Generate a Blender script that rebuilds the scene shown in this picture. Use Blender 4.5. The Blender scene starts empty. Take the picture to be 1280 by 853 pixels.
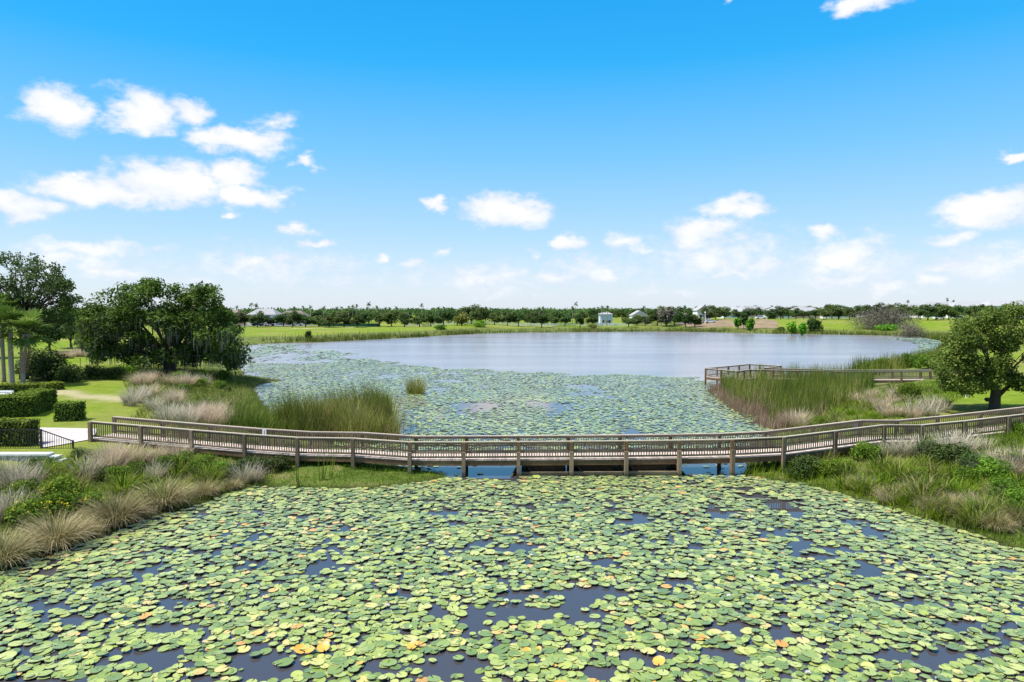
import bpy, math, random
import numpy as np
from mathutils import Vector, Matrix

random.seed(7)
rng = np.random.default_rng(11)
scene = bpy.context.scene
col = scene.collection
R = math.radians

# ------------------------------------------------------------------ camera
CAM_H = 8.4
FPX = 860.0
PITCH = math.atan((426.5 - 386.5) / FPX)
cam_d = bpy.data.cameras.new('camera')
cam = bpy.data.objects.new('camera', cam_d)
col.objects.link(cam)
cam.location = (0, 0, CAM_H)
cam.rotation_euler = (math.pi / 2 - PITCH, 0, 0)
cam_d.sensor_width = 36.0
cam_d.lens = FPX / 1280 * 36.0
cam_d.clip_start = 0.1
cam_d.clip_end = 9000
scene.camera = cam

# ------------------------------------------------------------------ sun, exposure
SUN = Vector((-0.52, -0.12, 1.0)).normalized()
sun_el = math.asin(SUN.z)
sun_az = math.atan2(SUN.x, SUN.y)
sd_ = bpy.data.lights.new('sun', 'SUN')
sd_.energy = 4.3
sd_.angle = R(3.5)
sd_.color = (1.0, 0.955, 0.88)
sun = bpy.data.objects.new('sun', sd_)
col.objects.link(sun)
sun.location = (-40, 20, 80)
sun.rotation_euler = SUN.to_track_quat('Z', 'Y').to_euler()
vs = scene.view_settings
vs.view_transform = 'Standard'
vs.look = 'None'
vs.exposure = 0.84
vs.gamma = 1.0
vs.use_curve_mapping = False


def ray(px, py):
    x = (px - 640.0) / FPX
    y = (426.5 - py) / FPX
    c, s = math.cos(PITCH), math.sin(PITCH)
    return Vector((x, c + y * s, -s + y * c))


def G(px, py, z=0.0):
    d = ray(px, py)
    t = (z - CAM_H) / d.z
    return Vector((d.x * t, d.y * t, z))


FARK = 1.09


def PY(px, py, Y):
    d = ray(px, py)
    t = Y / d.y
    return Vector((d.x * t, Y, CAM_H + d.z * t))


# ------------------------------------------------------------------ world: sky and fair-weather cloud
def N(nt, kind, **kw):
    n = nt.nodes.new(kind)
    for k, v in kw.items():
        setattr(n, k, v)
    return n


def math_n(nt, op, a, b=None, clamp=False):
    n = nt.nodes.new('ShaderNodeMath')
    n.operation = op
    n.use_clamp = clamp
    for i, v in enumerate((a, b)):
        if v is None:
            continue
        if isinstance(v, (int, float)):
            n.inputs[i].default_value = v
        else:
            nt.links.new(v, n.inputs[i])
    return n.outputs[0]


def make_world():
    w = bpy.data.worlds.new('World')
    scene.world = w
    w.use_nodes = True
    nt = w.node_tree
    nt.nodes.clear()
    L = nt.links.new
    out = N(nt, 'ShaderNodeOutputWorld')
    bg = N(nt, 'ShaderNodeBackground')
    bg.inputs['Strength'].default_value = 0.10
    L(bg.outputs[0], out.inputs[0])
    sky = N(nt, 'ShaderNodeTexSky')
    sky.sky_type = 'NISHITA'
    sky.sun_disc = False
    sky.sun_elevation = sun_el
    sky.sun_rotation = sun_az % (2 * math.pi)
    sky.air_density = 1.0
    sky.dust_density = 0.6
    sky.ozone_density = 2.0
    hs = N(nt, 'ShaderNodeHueSaturation')
    hs.inputs['Hue'].default_value = 0.492
    hs.inputs['Saturation'].default_value = 1.62
    hs.inputs['Value'].default_value = 0.85
    L(sky.outputs[0], hs.inputs['Color'])
    geo = N(nt, 'ShaderNodeTexCoord')
    sep = N(nt, 'ShaderNodeSeparateXYZ')
    L(geo.outputs['Generated'], sep.inputs[0])
    az = math_n(nt, 'ARCTAN2', sep.outputs[0], sep.outputs[1])
    el = math_n(nt, 'ARCSINE', sep.outputs[2])
    az = math_n(nt, 'SUBTRACT', math_n(nt, 'PINGPONG', math_n(nt, 'ADD', az, 0.68), 1.36), 0.68)
    # two wobbles: a broad one for the heaped outline, a fine one for the wisps
    mp = N(nt, 'ShaderNodeMapping')
    mp.inputs['Scale'].default_value = (1, 1, 1.7)
    L(geo.outputs['Generated'], mp.inputs[0])
    n1 = N(nt, 'ShaderNodeTexNoise')
    n1.inputs['Scale'].default_value = 17
    n1.inputs['Detail'].default_value = 6
    n1.inputs['Roughness'].default_value = 0.55
    L(mp.outputs[0], n1.inputs['Vector'])
    n2 = N(nt, 'ShaderNodeTexNoise')
    n2.inputs['Scale'].default_value = 42
    n2.inputs['Detail'].default_value = 5
    n2.inputs['Roughness'].default_value = 0.6
    L(mp.outputs[0], n2.inputs['Vector'])
    sc = N(nt, 'ShaderNodeSeparateColor')
    L(n1.outputs['Color'], sc.inputs[0])
    dx = math_n(nt, 'MULTIPLY', math_n(nt, 'SUBTRACT', sc.outputs[0], 0.5), 0.10)
    dy = math_n(nt, 'MULTIPLY', math_n(nt, 'SUBTRACT', sc.outputs[1], 0.5), 0.05)
    cmb = N(nt, 'ShaderNodeCombineXYZ')
    L(math_n(nt, 'ADD', az, dx), cmb.inputs[0])
    L(math_n(nt, 'ADD', el, dy), cmb.inputs[1])
    clouds = [  # pixel centre, half width, half height, weight
        (65, 137, 66, 34, 1), (180, 140, 62, 38, 1), (235, 136, 40, 22, .9), (300, 176, 84, 22, 1),
        (340, 153, 42, 15, .6), (386, 205, 25, 14, .9), (130, 240, 110, 28, 1), (215, 228, 95, 38, 1),
        (290, 218, 55, 30, 1), (310, 246, 70, 22, .9), (285, 272, 22, 9, .7), (28, 258, 60, 24, 1),
        (546, 254, 24, 10, .9), (632, 266, 76, 28, 1), (708, 303, 26, 16, .9), (918, 260, 55, 20, .9),
        (1085, 4, 66, 17, .9), (903, 4, 10, 12, .5), (1277, 193, 20, 10, .8), (1245, 262, 80, 34, 1),
        (1195, 297, 40, 15, .7), (372, 287, 28, 10, .6), (394, 305, 50, 10, .7), (110, 308, 120, 14, .65),
        (480, 326, 20, 12, .8), (320, 326, 62, 16, .7), (140, 340, 90, 15, .6), (552, 312, 22, 10, .5),
        (594, 345, 44, 18, .8), (522, 332, 24, 12, .6), (660, 322, 16, 8, .6), (690, 342, 36, 17, .75),
        (762, 340, 36, 18, .8), (780, 305, 40, 18, .65), (880, 292, 66, 28, .85), (870, 324, 54, 28, .8),
        (950, 330, 56, 22, .7), (905, 346, 60, 12, .7), (1060, 318, 62, 32, .85), (1030, 296, 30, 13, .6),
        (1050, 352, 60, 16, .7), (1110, 362, 40, 10, .7), (1190, 333, 46, 14, .7), (1180, 352, 50, 16, .6),
        (1280, 318, 36, 14, .7), (240, 350, 70, 14, .45), (430, 352, 90, 14, .4), (620, 366, 140, 10, .4),
        (820, 368, 120, 8, .4), (20, 348, 40, 14, .4),
        (890, 322, 160, 54, .50), (1070, 335, 130, 48, .48), (600, 348, 160, 30, .46), (340, 332, 180, 36, .46), (90, 325, 160, 36, .48), (1230, 330, 120, 46, .50), (740, 338, 100, 32, .46),
    ]
    cur = None
    for (px, py, rx, ry, wgt) in clouds:
        d = ray(px, py).normalized()
        a0, e0 = math.atan2(d.x, d.y), math.asin(d.z)
        ca = math.cos(a0)
        rx, ry = rx * .93, ry * .95
        sub = N(nt, 'ShaderNodeVectorMath', operation='MULTIPLY_ADD')
        L(cmb.outputs[0], sub.inputs[0])
        sx = FPX / rx / (ca * ca)
        sx = FPX / rx / max(ca, .6)
        sy = FPX / ry / max(ca, .6)
        sub.inputs[1].default_value = (sx, sy, 0)
        sub.inputs[2].default_value = (-a0 * sx, -e0 * sy, 0)
        ln = N(nt, 'ShaderNodeVectorMath', operation='LENGTH')
        L(sub.outputs[0], ln.inputs[0])
        v = math_n(nt, 'MULTIPLY_ADD', ln.outputs['Value'], -wgt)
        v.node.inputs[2].default_value = wgt
        cur = v if cur is None else math_n(nt, 'MAXIMUM', cur, v)
    # unseen cumulus added above the frame to whiten the ambient light
    n3 = N(nt, 'ShaderNodeTexNoise')
    n3.inputs['Scale'].default_value = 4.2
    n3.inputs['Detail'].default_value = 3
    L(geo.outputs['Generated'], n3.inputs['Vector'])
    hi = N(nt, 'ShaderNodeMapRange', interpolation_type='SMOOTHSTEP')
    hi.inputs['From Min'].default_value = 0.47
    hi.inputs['From Max'].default_value = 0.66
    L(el, hi.inputs['Value'])
    up_ = math_n(nt, 'MULTIPLY', math_n(nt, 'MULTIPLY', math_n(nt, 'SUBTRACT', n3.outputs['Fac'], 0.41), 4.0), hi.outputs[0])
    up_ = math_n(nt, 'SUBTRACT', up_, math_n(nt, 'MULTIPLY', math_n(nt, 'SUBTRACT', 1.0, hi.outputs[0]), 1.0))
    cur = math_n(nt, 'MAXIMUM', cur, up_)
    fine = math_n(nt, 'MULTIPLY', math_n(nt, 'SUBTRACT', n2.outputs['Fac'], 0.52), 0.85)
    dens = math_n(nt, 'ADD', cur, fine)
    ss = N(nt, 'ShaderNodeMapRange', interpolation_type='SMOOTHSTEP')
    ss.inputs['From Min'].default_value = 0.0
    ss.inputs['From Max'].default_value = 0.56
    L(dens, ss.inputs['Value'])
    # humid air: the blue pales evenly toward the horizon
    ve = N(nt, 'ShaderNodeMapRange')
    ve.inputs['From Min'].default_value = 0.0
    ve.inputs['From Max'].default_value = 0.6
    L(el, ve.inputs['Value'])
    air = N(nt, 'ShaderNodeValToRGB')
    e = air.color_ramp.elements
    stops = [(0.0, (.44, .495, .57)), (.06, (.405, .485, .58)), (.17, (.295, .44, .60)), (.35, (.145, .37, .61)), (.56, (.028, .285, .60)), (.76, (.012, .225, .56)), (1.0, (.05, .20, .47))]
    while len(e) < len(stops):
        e.new(.5)
    for q, (p_, c_) in zip(e, stops):
        q.position = p_
        q.color = (*c_, 1)
    L(ve.outputs[0], air.inputs[0])
    gain = N(nt, 'ShaderNodeVectorMath', operation='SCALE')
    gain.inputs['Scale'].default_value = 10.0
    L(air.outputs[0], gain.inputs[0])
    mixv = N(nt, 'ShaderNodeMix', data_type='RGBA')
    mixv.inputs['Factor'].default_value = 0.8
    L(hs.outputs[0], mixv.inputs['A'])
    L(gain.outputs[0], mixv.inputs['B'])
    shade = N(nt, 'ShaderNodeMapRange')
    shade.inputs['From Min'].default_value = 0.1
    shade.inputs['From Max'].default_value = 0.85
    L(math_n(nt, 'ADD', dens, math_n(nt, 'MULTIPLY', math_n(nt, 'SUBTRACT', sc.outputs[2], 0.5), 1.5)), shade.inputs['Value'])
    cc = N(nt, 'ShaderNodeMix', data_type='RGBA')
    cc.inputs['A'].default_value = (4.5, 4.85, 5.6, 1)
    cc.inputs['B'].default_value = (6.0, 5.95, 6.0, 1)
    L(shade.outputs[0], cc.inputs['Factor'])
    mixc = N(nt, 'ShaderNodeMix', data_type='RGBA')
    low = N(nt, 'ShaderNodeMapRange', interpolation_type='SMOOTHSTEP')
    low.inputs['From Min'].default_value = 0.0
    low.inputs['From Max'].default_value = 0.16
    low.inputs['To Min'].default_value = 0.78
    low.inputs['To Max'].default_value = 0.97
    L(el, low.inputs['Value'])
    L(math_n(nt, 'MULTIPLY', ss.outputs[0], low.outputs[0]), mixc.inputs['Factor'])
    L(mixv.outputs['Result'], mixc.inputs['A'])
    L(cc.outputs['Result'], mixc.inputs['B'])
    L(mixc.outputs['Result'], bg.inputs['Color'])
    w.cycles.sampling_method = 'MANUAL'
    w.cycles.sample_map_resolution = 512


make_world()


# ------------------------------------------------------------------ mesh helpers
def np_mesh(name, V, faces, attrs=None, smooth=False):
    """faces: list of int arrays (m,k)"""
    me = bpy.data.meshes.new(name)
    V = np.asarray(V, dtype=np.float32)
    if not isinstance(faces, list):
        faces = [faces]
    faces = [np.asarray(f, dtype=np.int32) for f in faces if len(f)]
    me.vertices.add(len(V))
    me.vertices.foreach_set('co', V.ravel())
    nl = sum(f.size for f in faces)
    npoly = sum(len(f) for f in faces)
    me.loops.add(nl)
    me.polygons.add(npoly)
    me.loops.foreach_set('vertex_index', np.concatenate([f.ravel() for f in faces]))
    tot = np.concatenate([np.full(len(f), f.shape[1], np.int32) for f in faces])
    start = np.concatenate([[0], np.cumsum(tot)[:-1]]).astype(np.int32)
    me.polygons.foreach_set('loop_start', start)
    me.polygons.foreach_set('loop_total', tot)
    if smooth:
        me.polygons.foreach_set('use_smooth', np.ones(npoly, bool))
    for k, a in (attrs or {}).items():
        at = me.attributes.new(k, 'FLOAT', 'POINT')
        at.data.foreach_set('value', np.asarray(a, np.float32))
    me.update(calc_edges=True)
    return me


def link(name, me, mat=None, parent=None, loc=(0, 0, 0), rz=0.0, scale=None):
    o = bpy.data.objects.new(name, me)
    col.objects.link(o)
    if mat and not me.materials:
        me.materials.append(mat)
    o.location = loc
    if rz:
        o.rotation_euler = (0, 0, rz)
    if scale is not None:
        o.scale = scale if hasattr(scale, '__len__') else (scale,) * 3
    if parent:
        o.parent = parent
    return o


def tag(o, label=None, cat=None, group=None, kind=None):
    if label:
        o['label'] = label
    if cat:
        o['category'] = cat
    if group:
        o['group'] = group
    if kind:
        o['kind'] = kind
    return o


def empty(name, loc, rz=0.0, scale=None):
    o = bpy.data.objects.new(name, None)
    col.objects.link(o)
    o.location = loc
    o.rotation_euler = (0, 0, rz)
    o.empty_display_size = 0.2
    if scale is not None:
        o.scale = scale if hasattr(scale, '__len__') else (scale,) * 3
    return o


class MB:
    def __init__(self):
        self.v, self.f = [], []

    def hexa(self, c):
        b = len(self.v)
        self.v += [tuple(p) for p in c]
        for q in ((0, 3, 2, 1), (4, 5, 6, 7), (0, 1, 5, 4), (1, 2, 6, 5), (2, 3, 7, 6), (3, 0, 4, 7)):
            self.f.append(tuple(b + i for i in q))
        return self

    def box(self, x0, x1, y0, y1, z0, z1):
        return self.hexa([(x0, y0, z0), (x1, y0, z0), (x1, y1, z0), (x0, y1, z0),
                          (x0, y0, z1), (x1, y0, z1), (x1, y1, z1), (x0, y1, z1)])

    def beam(self, a, b, w, h, up=Vector((0, 0, 1))):
        a, b = Vector(a), Vector(b)
        d = (b - a).normalized()
        s = d.cross(up)
        if s.length < 1e-4:
            s = Vector((1, 0, 0))
        s.normalize()
        u = s.cross(d).normalized()
        s, u = s * (w / 2), u * (h / 2)
        return self.hexa([a - s - u, a + s - u, b + s - u, b - s - u, a - s + u, a + s + u, b + s + u, b - s + u])

    def tube(self, pts, rad, n=8, cap=True):
        pts = [Vector(p) for p in pts]
        rings = []
        for i, p in enumerate(pts):
            d = (pts[min(i + 1, len(pts) - 1)] - pts[max(i - 1, 0)]).normalized()
            s = d.cross(Vector((0.13, 0.97, 0.2))).normalized()
            t = s.cross(d)
            b = len(self.v)
            r = rad[i] if hasattr(rad, '__len__') else rad
            for k in range(n):
                a = 2 * math.pi * k / n
                self.v.append(tuple(p + s * (r * math.cos(a)) + t * (r * math.sin(a))))
            rings.append(b)
        for b0, b1 in zip(rings, rings[1:]):
            for k in range(n):
                self.f.append((b0 + k, b0 + (k + 1) % n, b1 + (k + 1) % n, b1 + k))
        if cap:
            self.f.append(tuple(rings[0] + n - 1 - k for k in range(n)))
            self.f.append(tuple(rings[-1] + k for k in range(n)))
        return self

    def prism(self, poly, y0, y1):
        """poly in xz, extruded along y"""
        b = len(self.v)
        n = len(poly)
        self.v += [(x, y0, z) for x, z in poly] + [(x, y1, z) for x, z in poly]
        self.f.append(tuple(b + i for i in range(n)))
        self.f.append(tuple(b + 2 * n - 1 - i for i in range(n)))
        for i in range(n):
            j = (i + 1) % n
            self.f.append((b + j, b + i, b + n + i, b + n + j))
        return self

    def mesh(self, name, smooth=False):
        me = bpy.data.meshes.new(name)
        me.from_pydata(self.v, [], self.f)
        if smooth:
            me.polygons.foreach_set('use_smooth', [True] * len(me.polygons))
        me.update()
        return me

    def build(self, name, mat, parent=None, loc=(0, 0, 0), smooth=False, **k):
        return link(name, self.mesh(name, smooth), mat, parent, loc, **k)


# ------------------------------------------------------------------ materials
def new_mat(name):
    m = bpy.data.materials.new(name)
    m.use_nodes = True
    nt = m.node_tree
    nt.nodes.clear()
    out = nt.nodes.new('ShaderNodeOutputMaterial')
    return m, nt, out


def ramp(nt, fac, stops, interp='LINEAR'):
    r = nt.nodes.new('ShaderNodeValToRGB')
    r.color_ramp.interpolation = interp
    e = r.color_ramp.elements
    while len(e) < len(stops):
        e.new(0.5)
    for el, (p, c) in zip(e, stops):
        el.position = p
        el.color = (*c, 1)
    nt.links.new(fac, r.inputs[0])
    return r.outputs[0]


def noise(nt, scale, detail=4, rough=.55, coord='Object', stretch=None):
    tc = nt.nodes.new('ShaderNodeTexCoord')
    src = tc.outputs[coord]
    if stretch:
        mp = nt.nodes.new('ShaderNodeMapping')
        mp.inputs['Scale'].default_value = stretch
        nt.links.new(src, mp.inputs[0])
        src = mp.outputs[0]
    n = nt.nodes.new('ShaderNodeTexNoise')
    n.inputs['Scale'].default_value = scale
    n.inputs['Detail'].default_value = detail
    n.inputs['Roughness'].default_value = rough
    nt.links.new(src, n.inputs['Vector'])
    return n.outputs['Fac']


def bump(nt, h, strength, dist=0.02):
    b = nt.nodes.new('ShaderNodeBump')
    b.inputs['Strength'].default_value = strength
    b.inputs['Distance'].default_value = dist
    nt.links.new(h, b.inputs['Height'])
    return b.outputs[0]


def mixc(nt, fac, a, b, blend='MIX'):
    m = nt.nodes.new('ShaderNodeMix')
    m.data_type = 'RGBA'
    m.blend_type = blend
    for s, v in (('Factor', fac), ('A', a), ('B', b)):
        if isinstance(v, (int, float)):
            m.inputs[s].default_value = v
        elif isinstance(v, tuple):
            m.inputs[s].default_value = (*v, 1)
        else:
            nt.links.new(v, m.inputs[s])
    return m.outputs['Result']


def vary(nt, c, amt=.25, hue=.02):
    oi = nt.nodes.new('ShaderNodeObjectInfo')
    h = nt.nodes.new('ShaderNodeHueSaturation')
    mr = nt.nodes.new('ShaderNodeMapRange')
    mr.inputs['To Min'].default_value = 1 - amt
    mr.inputs['To Max'].default_value = 1 + amt
    nt.links.new(oi.outputs['Random'], mr.inputs[0])
    nt.links.new(mr.outputs[0], h.inputs['Value'])
    r2 = math_n(nt, 'FRACT', math_n(nt, 'MULTIPLY', oi.outputs['Random'], 7.31))
    mh = nt.nodes.new('ShaderNodeMapRange')
    mh.inputs['To Min'].default_value = .5 - hue
    mh.inputs['To Max'].default_value = .5 + hue
    nt.links.new(r2, mh.inputs[0])
    nt.links.new(mh.outputs[0], h.inputs['Hue'])
    nt.links.new(c, h.inputs['Color'])
    return h.outputs[0]


def attr(nt, name):
    a = nt.nodes.new('ShaderNodeAttribute')
    a.attribute_name = name
    return a.outputs['Fac']


def leaf_mat(name, stops, tip=None, rough=.6, spec=.12, trans=.3, var=.2, hue=.015):
    m, nt, out = new_mat(name)
    c = ramp(nt, attr(nt, 'rnd'), stops)
    if tip:
        c = mixc(nt, ramp(nt, attr(nt, 'tip'), [(tip[0], (0, 0, 0)), (tip[1], (1, 1, 1))]), c, tip[2])
    c = vary(nt, c, var, hue)
    p = nt.nodes.new('ShaderNodeBsdfPrincipled')
    p.inputs['Roughness'].default_value = rough
    p.inputs['Specular IOR Level'].default_value = spec
    nt.links.new(c, p.inputs['Base Color'])
    t = nt.nodes.new('ShaderNodeBsdfTranslucent')
    nt.links.new(c, t.inputs['Color'])
    mx = nt.nodes.new('ShaderNodeMixShader')
    mx.inputs[0].default_value = trans
    nt.links.new(p.outputs[0], mx.inputs[1])
    nt.links.new(t.outputs[0], mx.inputs[2])
    nt.links.new(mx.outputs[0], out.inputs[0])
    return m


def solid_mat(name, c1, c2, scale=6, rough=.7, spec=.3, stretch=None, b=.0, metal=0, var=.0, coord='Object', stain=False):
    m, nt, out = new_mat(name)
    n = noise(nt, scale, 6, .6, coord, stretch)
    c = ramp(nt, n, [(.3, c1), (.7, c2)])
    if var:
        c = vary(nt, c, var, .012)
    if stain:
        ge = nt.nodes.new('ShaderNodeNewGeometry')
        sp = nt.nodes.new('ShaderNodeSeparateXYZ')
        nt.links.new(ge.outputs['Position'], sp.inputs[0])
        zz = math_n(nt, 'ADD', sp.outputs[2], math_n(nt, 'MULTIPLY', n, .35))
        c = mixc(nt, ramp(nt, zz, [(.30, (.75, .75, .75)), (.48, (0, 0, 0))]), c, (.03, .03, .018))
        big = noise(nt, .8, 4, .6)
        c = mixc(nt, .8, c, ramp(nt, big, [(.3, (.6, .6, .62)), (.7, (1.3, 1.28, 1.25))]), 'MULTIPLY')
    p = nt.nodes.new('ShaderNodeBsdfPrincipled')
    p.inputs['Roughness'].default_value = rough
    p.inputs['Specular IOR Level'].default_value = spec
    p.inputs['Metallic'].default_value = metal
    nt.links.new(c, p.inputs['Base Color'])
    if b:
        nt.links.new(bump(nt, n, b), p.inputs['Normal'])
    nt.links.new(p.outputs[0], out.inputs[0])
    return m


def ground_mat():
    m, nt, out = new_mat('ground')
    big = noise(nt, .06, 5, .6)
    mid = noise(nt, .7, 6, .65)
    fine = noise(nt, 9, 6, .7)
    lawn = ramp(nt, mid, [(.3, (.09, .145, .006)), (.55, (.145, .21, .012)), (.75, (.23, .25, .04))])
    lawn = mixc(nt, ramp(nt, big, [(.44, (0, 0, 0)), (.62, (.85, .85, .85))]), lawn, (.20, .20, .05))
    wild = ramp(nt, mid, [(.3, (.05, .075, .014)), (.52, (.11, .145, .03)), (.62, (.17, .15, .06)), (.75, (.25, .21, .12))])
    c = mixc(nt, attr(nt, 'wild'), lawn, wild)
    c = mixc(nt, attr(nt, 'bare'), c, (.36, .31, .19))
    c = mixc(nt, attr(nt, 'mud'), c, (.035, .038, .013))
    c = mixc(nt, .6, c, ramp(nt, fine, [(.3, (.55, .55, .55)), (.7, (1.35, 1.35, 1.35))]), 'MULTIPLY')
    p = nt.nodes.new('ShaderNodeBsdfPrincipled')
    p.inputs['Roughness'].default_value = .9
    p.inputs['Specular IOR Level'].default_value = .1
    nt.links.new(c, p.inputs['Base Color'])
    nt.links.new(bump(nt, fine, .6, .12), p.inputs['Normal'])
    nt.links.new(p.outputs[0], out.inputs[0])
    return m


def water_mat():
    m, nt, out = new_mat('lake_water')
    p = nt.nodes.new('ShaderNodeBsdfPrincipled')
    p.inputs['Base Color'].default_value = (.034, .034, .044, 1)
    p.inputs['IOR'].default_value = 1.55
    p.inputs['Specular IOR Level'].default_value = .5
    r1 = noise(nt, .9, 4, .6, 'Object', (1, 1.6, 1))
    r2 = noise(nt, .035, 3, .5)
    calm = ramp(nt, r2, [(.35, (.3, .3, .3)), (.7, (1, 1, 1))])
    # wind reaches the open lake, the pad field and the front pond lie calm
    tc = nt.nodes.new('ShaderNodeTexCoord')
    sp = nt.nodes.new('ShaderNodeSeparateXYZ')
    nt.links.new(tc.outputs['Object'], sp.inputs[0])
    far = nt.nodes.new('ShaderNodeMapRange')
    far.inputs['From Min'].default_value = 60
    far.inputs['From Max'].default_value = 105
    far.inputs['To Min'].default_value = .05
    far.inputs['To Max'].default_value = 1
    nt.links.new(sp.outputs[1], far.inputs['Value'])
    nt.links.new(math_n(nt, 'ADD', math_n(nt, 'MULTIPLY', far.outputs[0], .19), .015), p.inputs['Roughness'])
    # far base colour paled to stand in for missing sky reflection, banded like wind streaks
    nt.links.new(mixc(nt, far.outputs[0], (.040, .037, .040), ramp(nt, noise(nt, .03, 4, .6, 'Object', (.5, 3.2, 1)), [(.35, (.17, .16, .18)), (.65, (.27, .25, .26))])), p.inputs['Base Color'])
    b = nt.nodes.new('ShaderNodeBump')
    b.inputs['Distance'].default_value = .018
    nt.links.new(math_n(nt, 'MULTIPLY', far.outputs[0], calm), b.inputs['Strength'])
    nt.links.new(r1, b.inputs['Height'])
    nt.links.new(b.outputs[0], p.inputs['Normal'])
    nt.links.new(p.outputs[0], out.inputs[0])
    return m


def pad_mat():
    m, nt, out = new_mat('lily_pad')
    c = ramp(nt, attr(nt, 'rnd'), [(.0, (.09, .15, .018)), (.3, (.18, .25, .035)), (.7, (.32, .37, .065)),
                                   (.86, (.38, .41, .11)), (.925, (.46, .42, .10)), (.955, (.56, .40, .14)), (.975, (.60, .30, .02)), (1., (.22, .07, .02))])
    n = noise(nt, 9, 5, .6)
    c = mixc(nt, .35, c, ramp(nt, n, [(.3, (.6, .65, .6)), (.7, (1.3, 1.25, 1.2))]), 'MULTIPLY')
    c = mixc(nt, ramp(nt, attr(nt, 'tip'), [(.82, (0, 0, 0)), (1., (.35, .35, .35))]), c, (.20, .20, .05))
    c = mixc(nt, math_n(nt, 'GREATER_THAN', attr(nt, 'tip'), 1.5), c, (.045, .035, .014))  # margin band: dark underside colour with rim shadow painted in
    p = nt.nodes.new('ShaderNodeBsdfPrincipled')
    p.inputs['Roughness'].default_value = .32
    p.inputs['Specular IOR Level'].default_value = .8
    p.inputs['Sheen Weight'].default_value = .9     # waxy bloom, also standing in for pale sky reflection
    p.inputs['Sheen Roughness'].default_value = .35
    p.inputs['Sheen Tint'].default_value = (1, .98, .92, 1)
    nt.links.new(c, p.inputs['Base Color'])
    nt.links.new(bump(nt, n, .12, .02), p.inputs['Normal'])
    nt.links.new(p.outputs[0], out.inputs[0])
    return m


M = {}
M['ground'] = ground_mat()
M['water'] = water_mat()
M['pad'] = pad_mat()
M['wood'] = solid_mat('weathered_wood', (.14, .104, .068), (.285, .225, .155), 5, .8, .2, (3, 3, 14), .3, var=.35, stain=True)
M['wood_top'] = solid_mat('weathered_rail_cap', (.32, .265, .20), (.46, .395, .315), 4, .8, .2, (2, 9, 9), .3, var=.12)
M['wood_new'] = solid_mat('new_wood', (.42, .27, .08), (.55, .36, .13), 5, .75, .2, (3, 3, 14), .2)
M['plank'] = solid_mat('weathered_deck_plank', (.38, .30, .25), (.56, .47, .41), 5, .8, .2, (9, 2, 2), .3, var=.22)
M['beam'] = solid_mat('damp_beam', (.10, .06, .03), (.22, .14, .075), 3, .8, .2, (2, 9, 9), .3, var=.25, stain=True)
M['concrete'] = solid_mat('pale_concrete', (.33, .295, .28), (.52, .47, .45), .7, .85, .2, None, .1)
M['stone'] = solid_mat('grey_stone', (.22, .24, .25), (.36, .38, .39), 4, .8, .3, None, .3, var=.15)
M['capstone'] = solid_mat('pale_capstone', (.50, .50, .49), (.62, .62, .60), 4, .8, .3, None, .2, var=.06)
M['black'] = solid_mat('black_painted_metal', (.012, .012, .014), (.022, .022, .025), 8, .4, .5)
M['dirt'] = solid_mat('bare_dirt', (.15, .11, .062), (.26, .20, .13), .25, .95, .1)
M['asphalt'] = solid_mat('asphalt', (.10, .10, .10), (.16, .16, .16), 1, .9, .2)
M['bark'] = solid_mat('grey_bark', (.045, .036, .028), (.12, .10, .08), 6, .9, .1, (3, 3, .7), .6)
M['palm_bark'] = solid_mat('palm_trunk', (.20, .16, .13), (.38, .34, .31), 4, .9, .1, (1, 1, 7), .6, var=.1)
M['boot'] = solid_mat('palm_boot', (.22, .12, .06), (.36, .22, .12), 7, .9, .1, None, .3, var=.15)
M['roof_grey'] = solid_mat('grey_shingle', (.22, .22, .23), (.34, .34, .35), 2, .9, .2, var=.15)
M['roof_brown'] = solid_mat('brown_shingle', (.13, .105, .09), (.21, .17, .15), 2, .9, .2, var=.15)
M['wall_white'] = solid_mat('white_stucco', (.66, .66, .64), (.76, .76, .74), 1, .9, .2, var=.08)
M['wall_tan'] = solid_mat('tan_stucco', (.42, .33, .25), (.52, .42, .33), 1, .9, .2, var=.1)
M['wall_blue'] = solid_mat('pale_blue_siding', (.46, .54, .66), (.54, .61, .72), 1, .9, .2)
M['glass'] = solid_mat('dark_window_glass', (.03, .04, .05), (.05, .06, .07), 1, .08, .5)
M['white_paint'] = solid_mat('white_paint', (.70, .70, .69), (.80, .80, .79), 2, .5, .4)
M['car_white'] = solid_mat('white_car_paint', (.72, .72, .72), (.78, .78, .78), 1, .25, .5)
M['car_black'] = solid_mat('black_car_paint', (.012, .013, .016), (.02, .02, .024), 1, .2, .5)
M['car_silver'] = solid_mat('silver_car_paint', (.42, .43, .45), (.48, .49, .50), 1, .25, .5)
M['rubber'] = solid_mat('tyre_rubber', (.015, .015, .015), (.025, .025, .025), 5, .8, .2)
M['screen'] = solid_mat('green_windscreen', (.02, .075, .05), (.035, .10, .07), 3, .8, .2)

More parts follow.
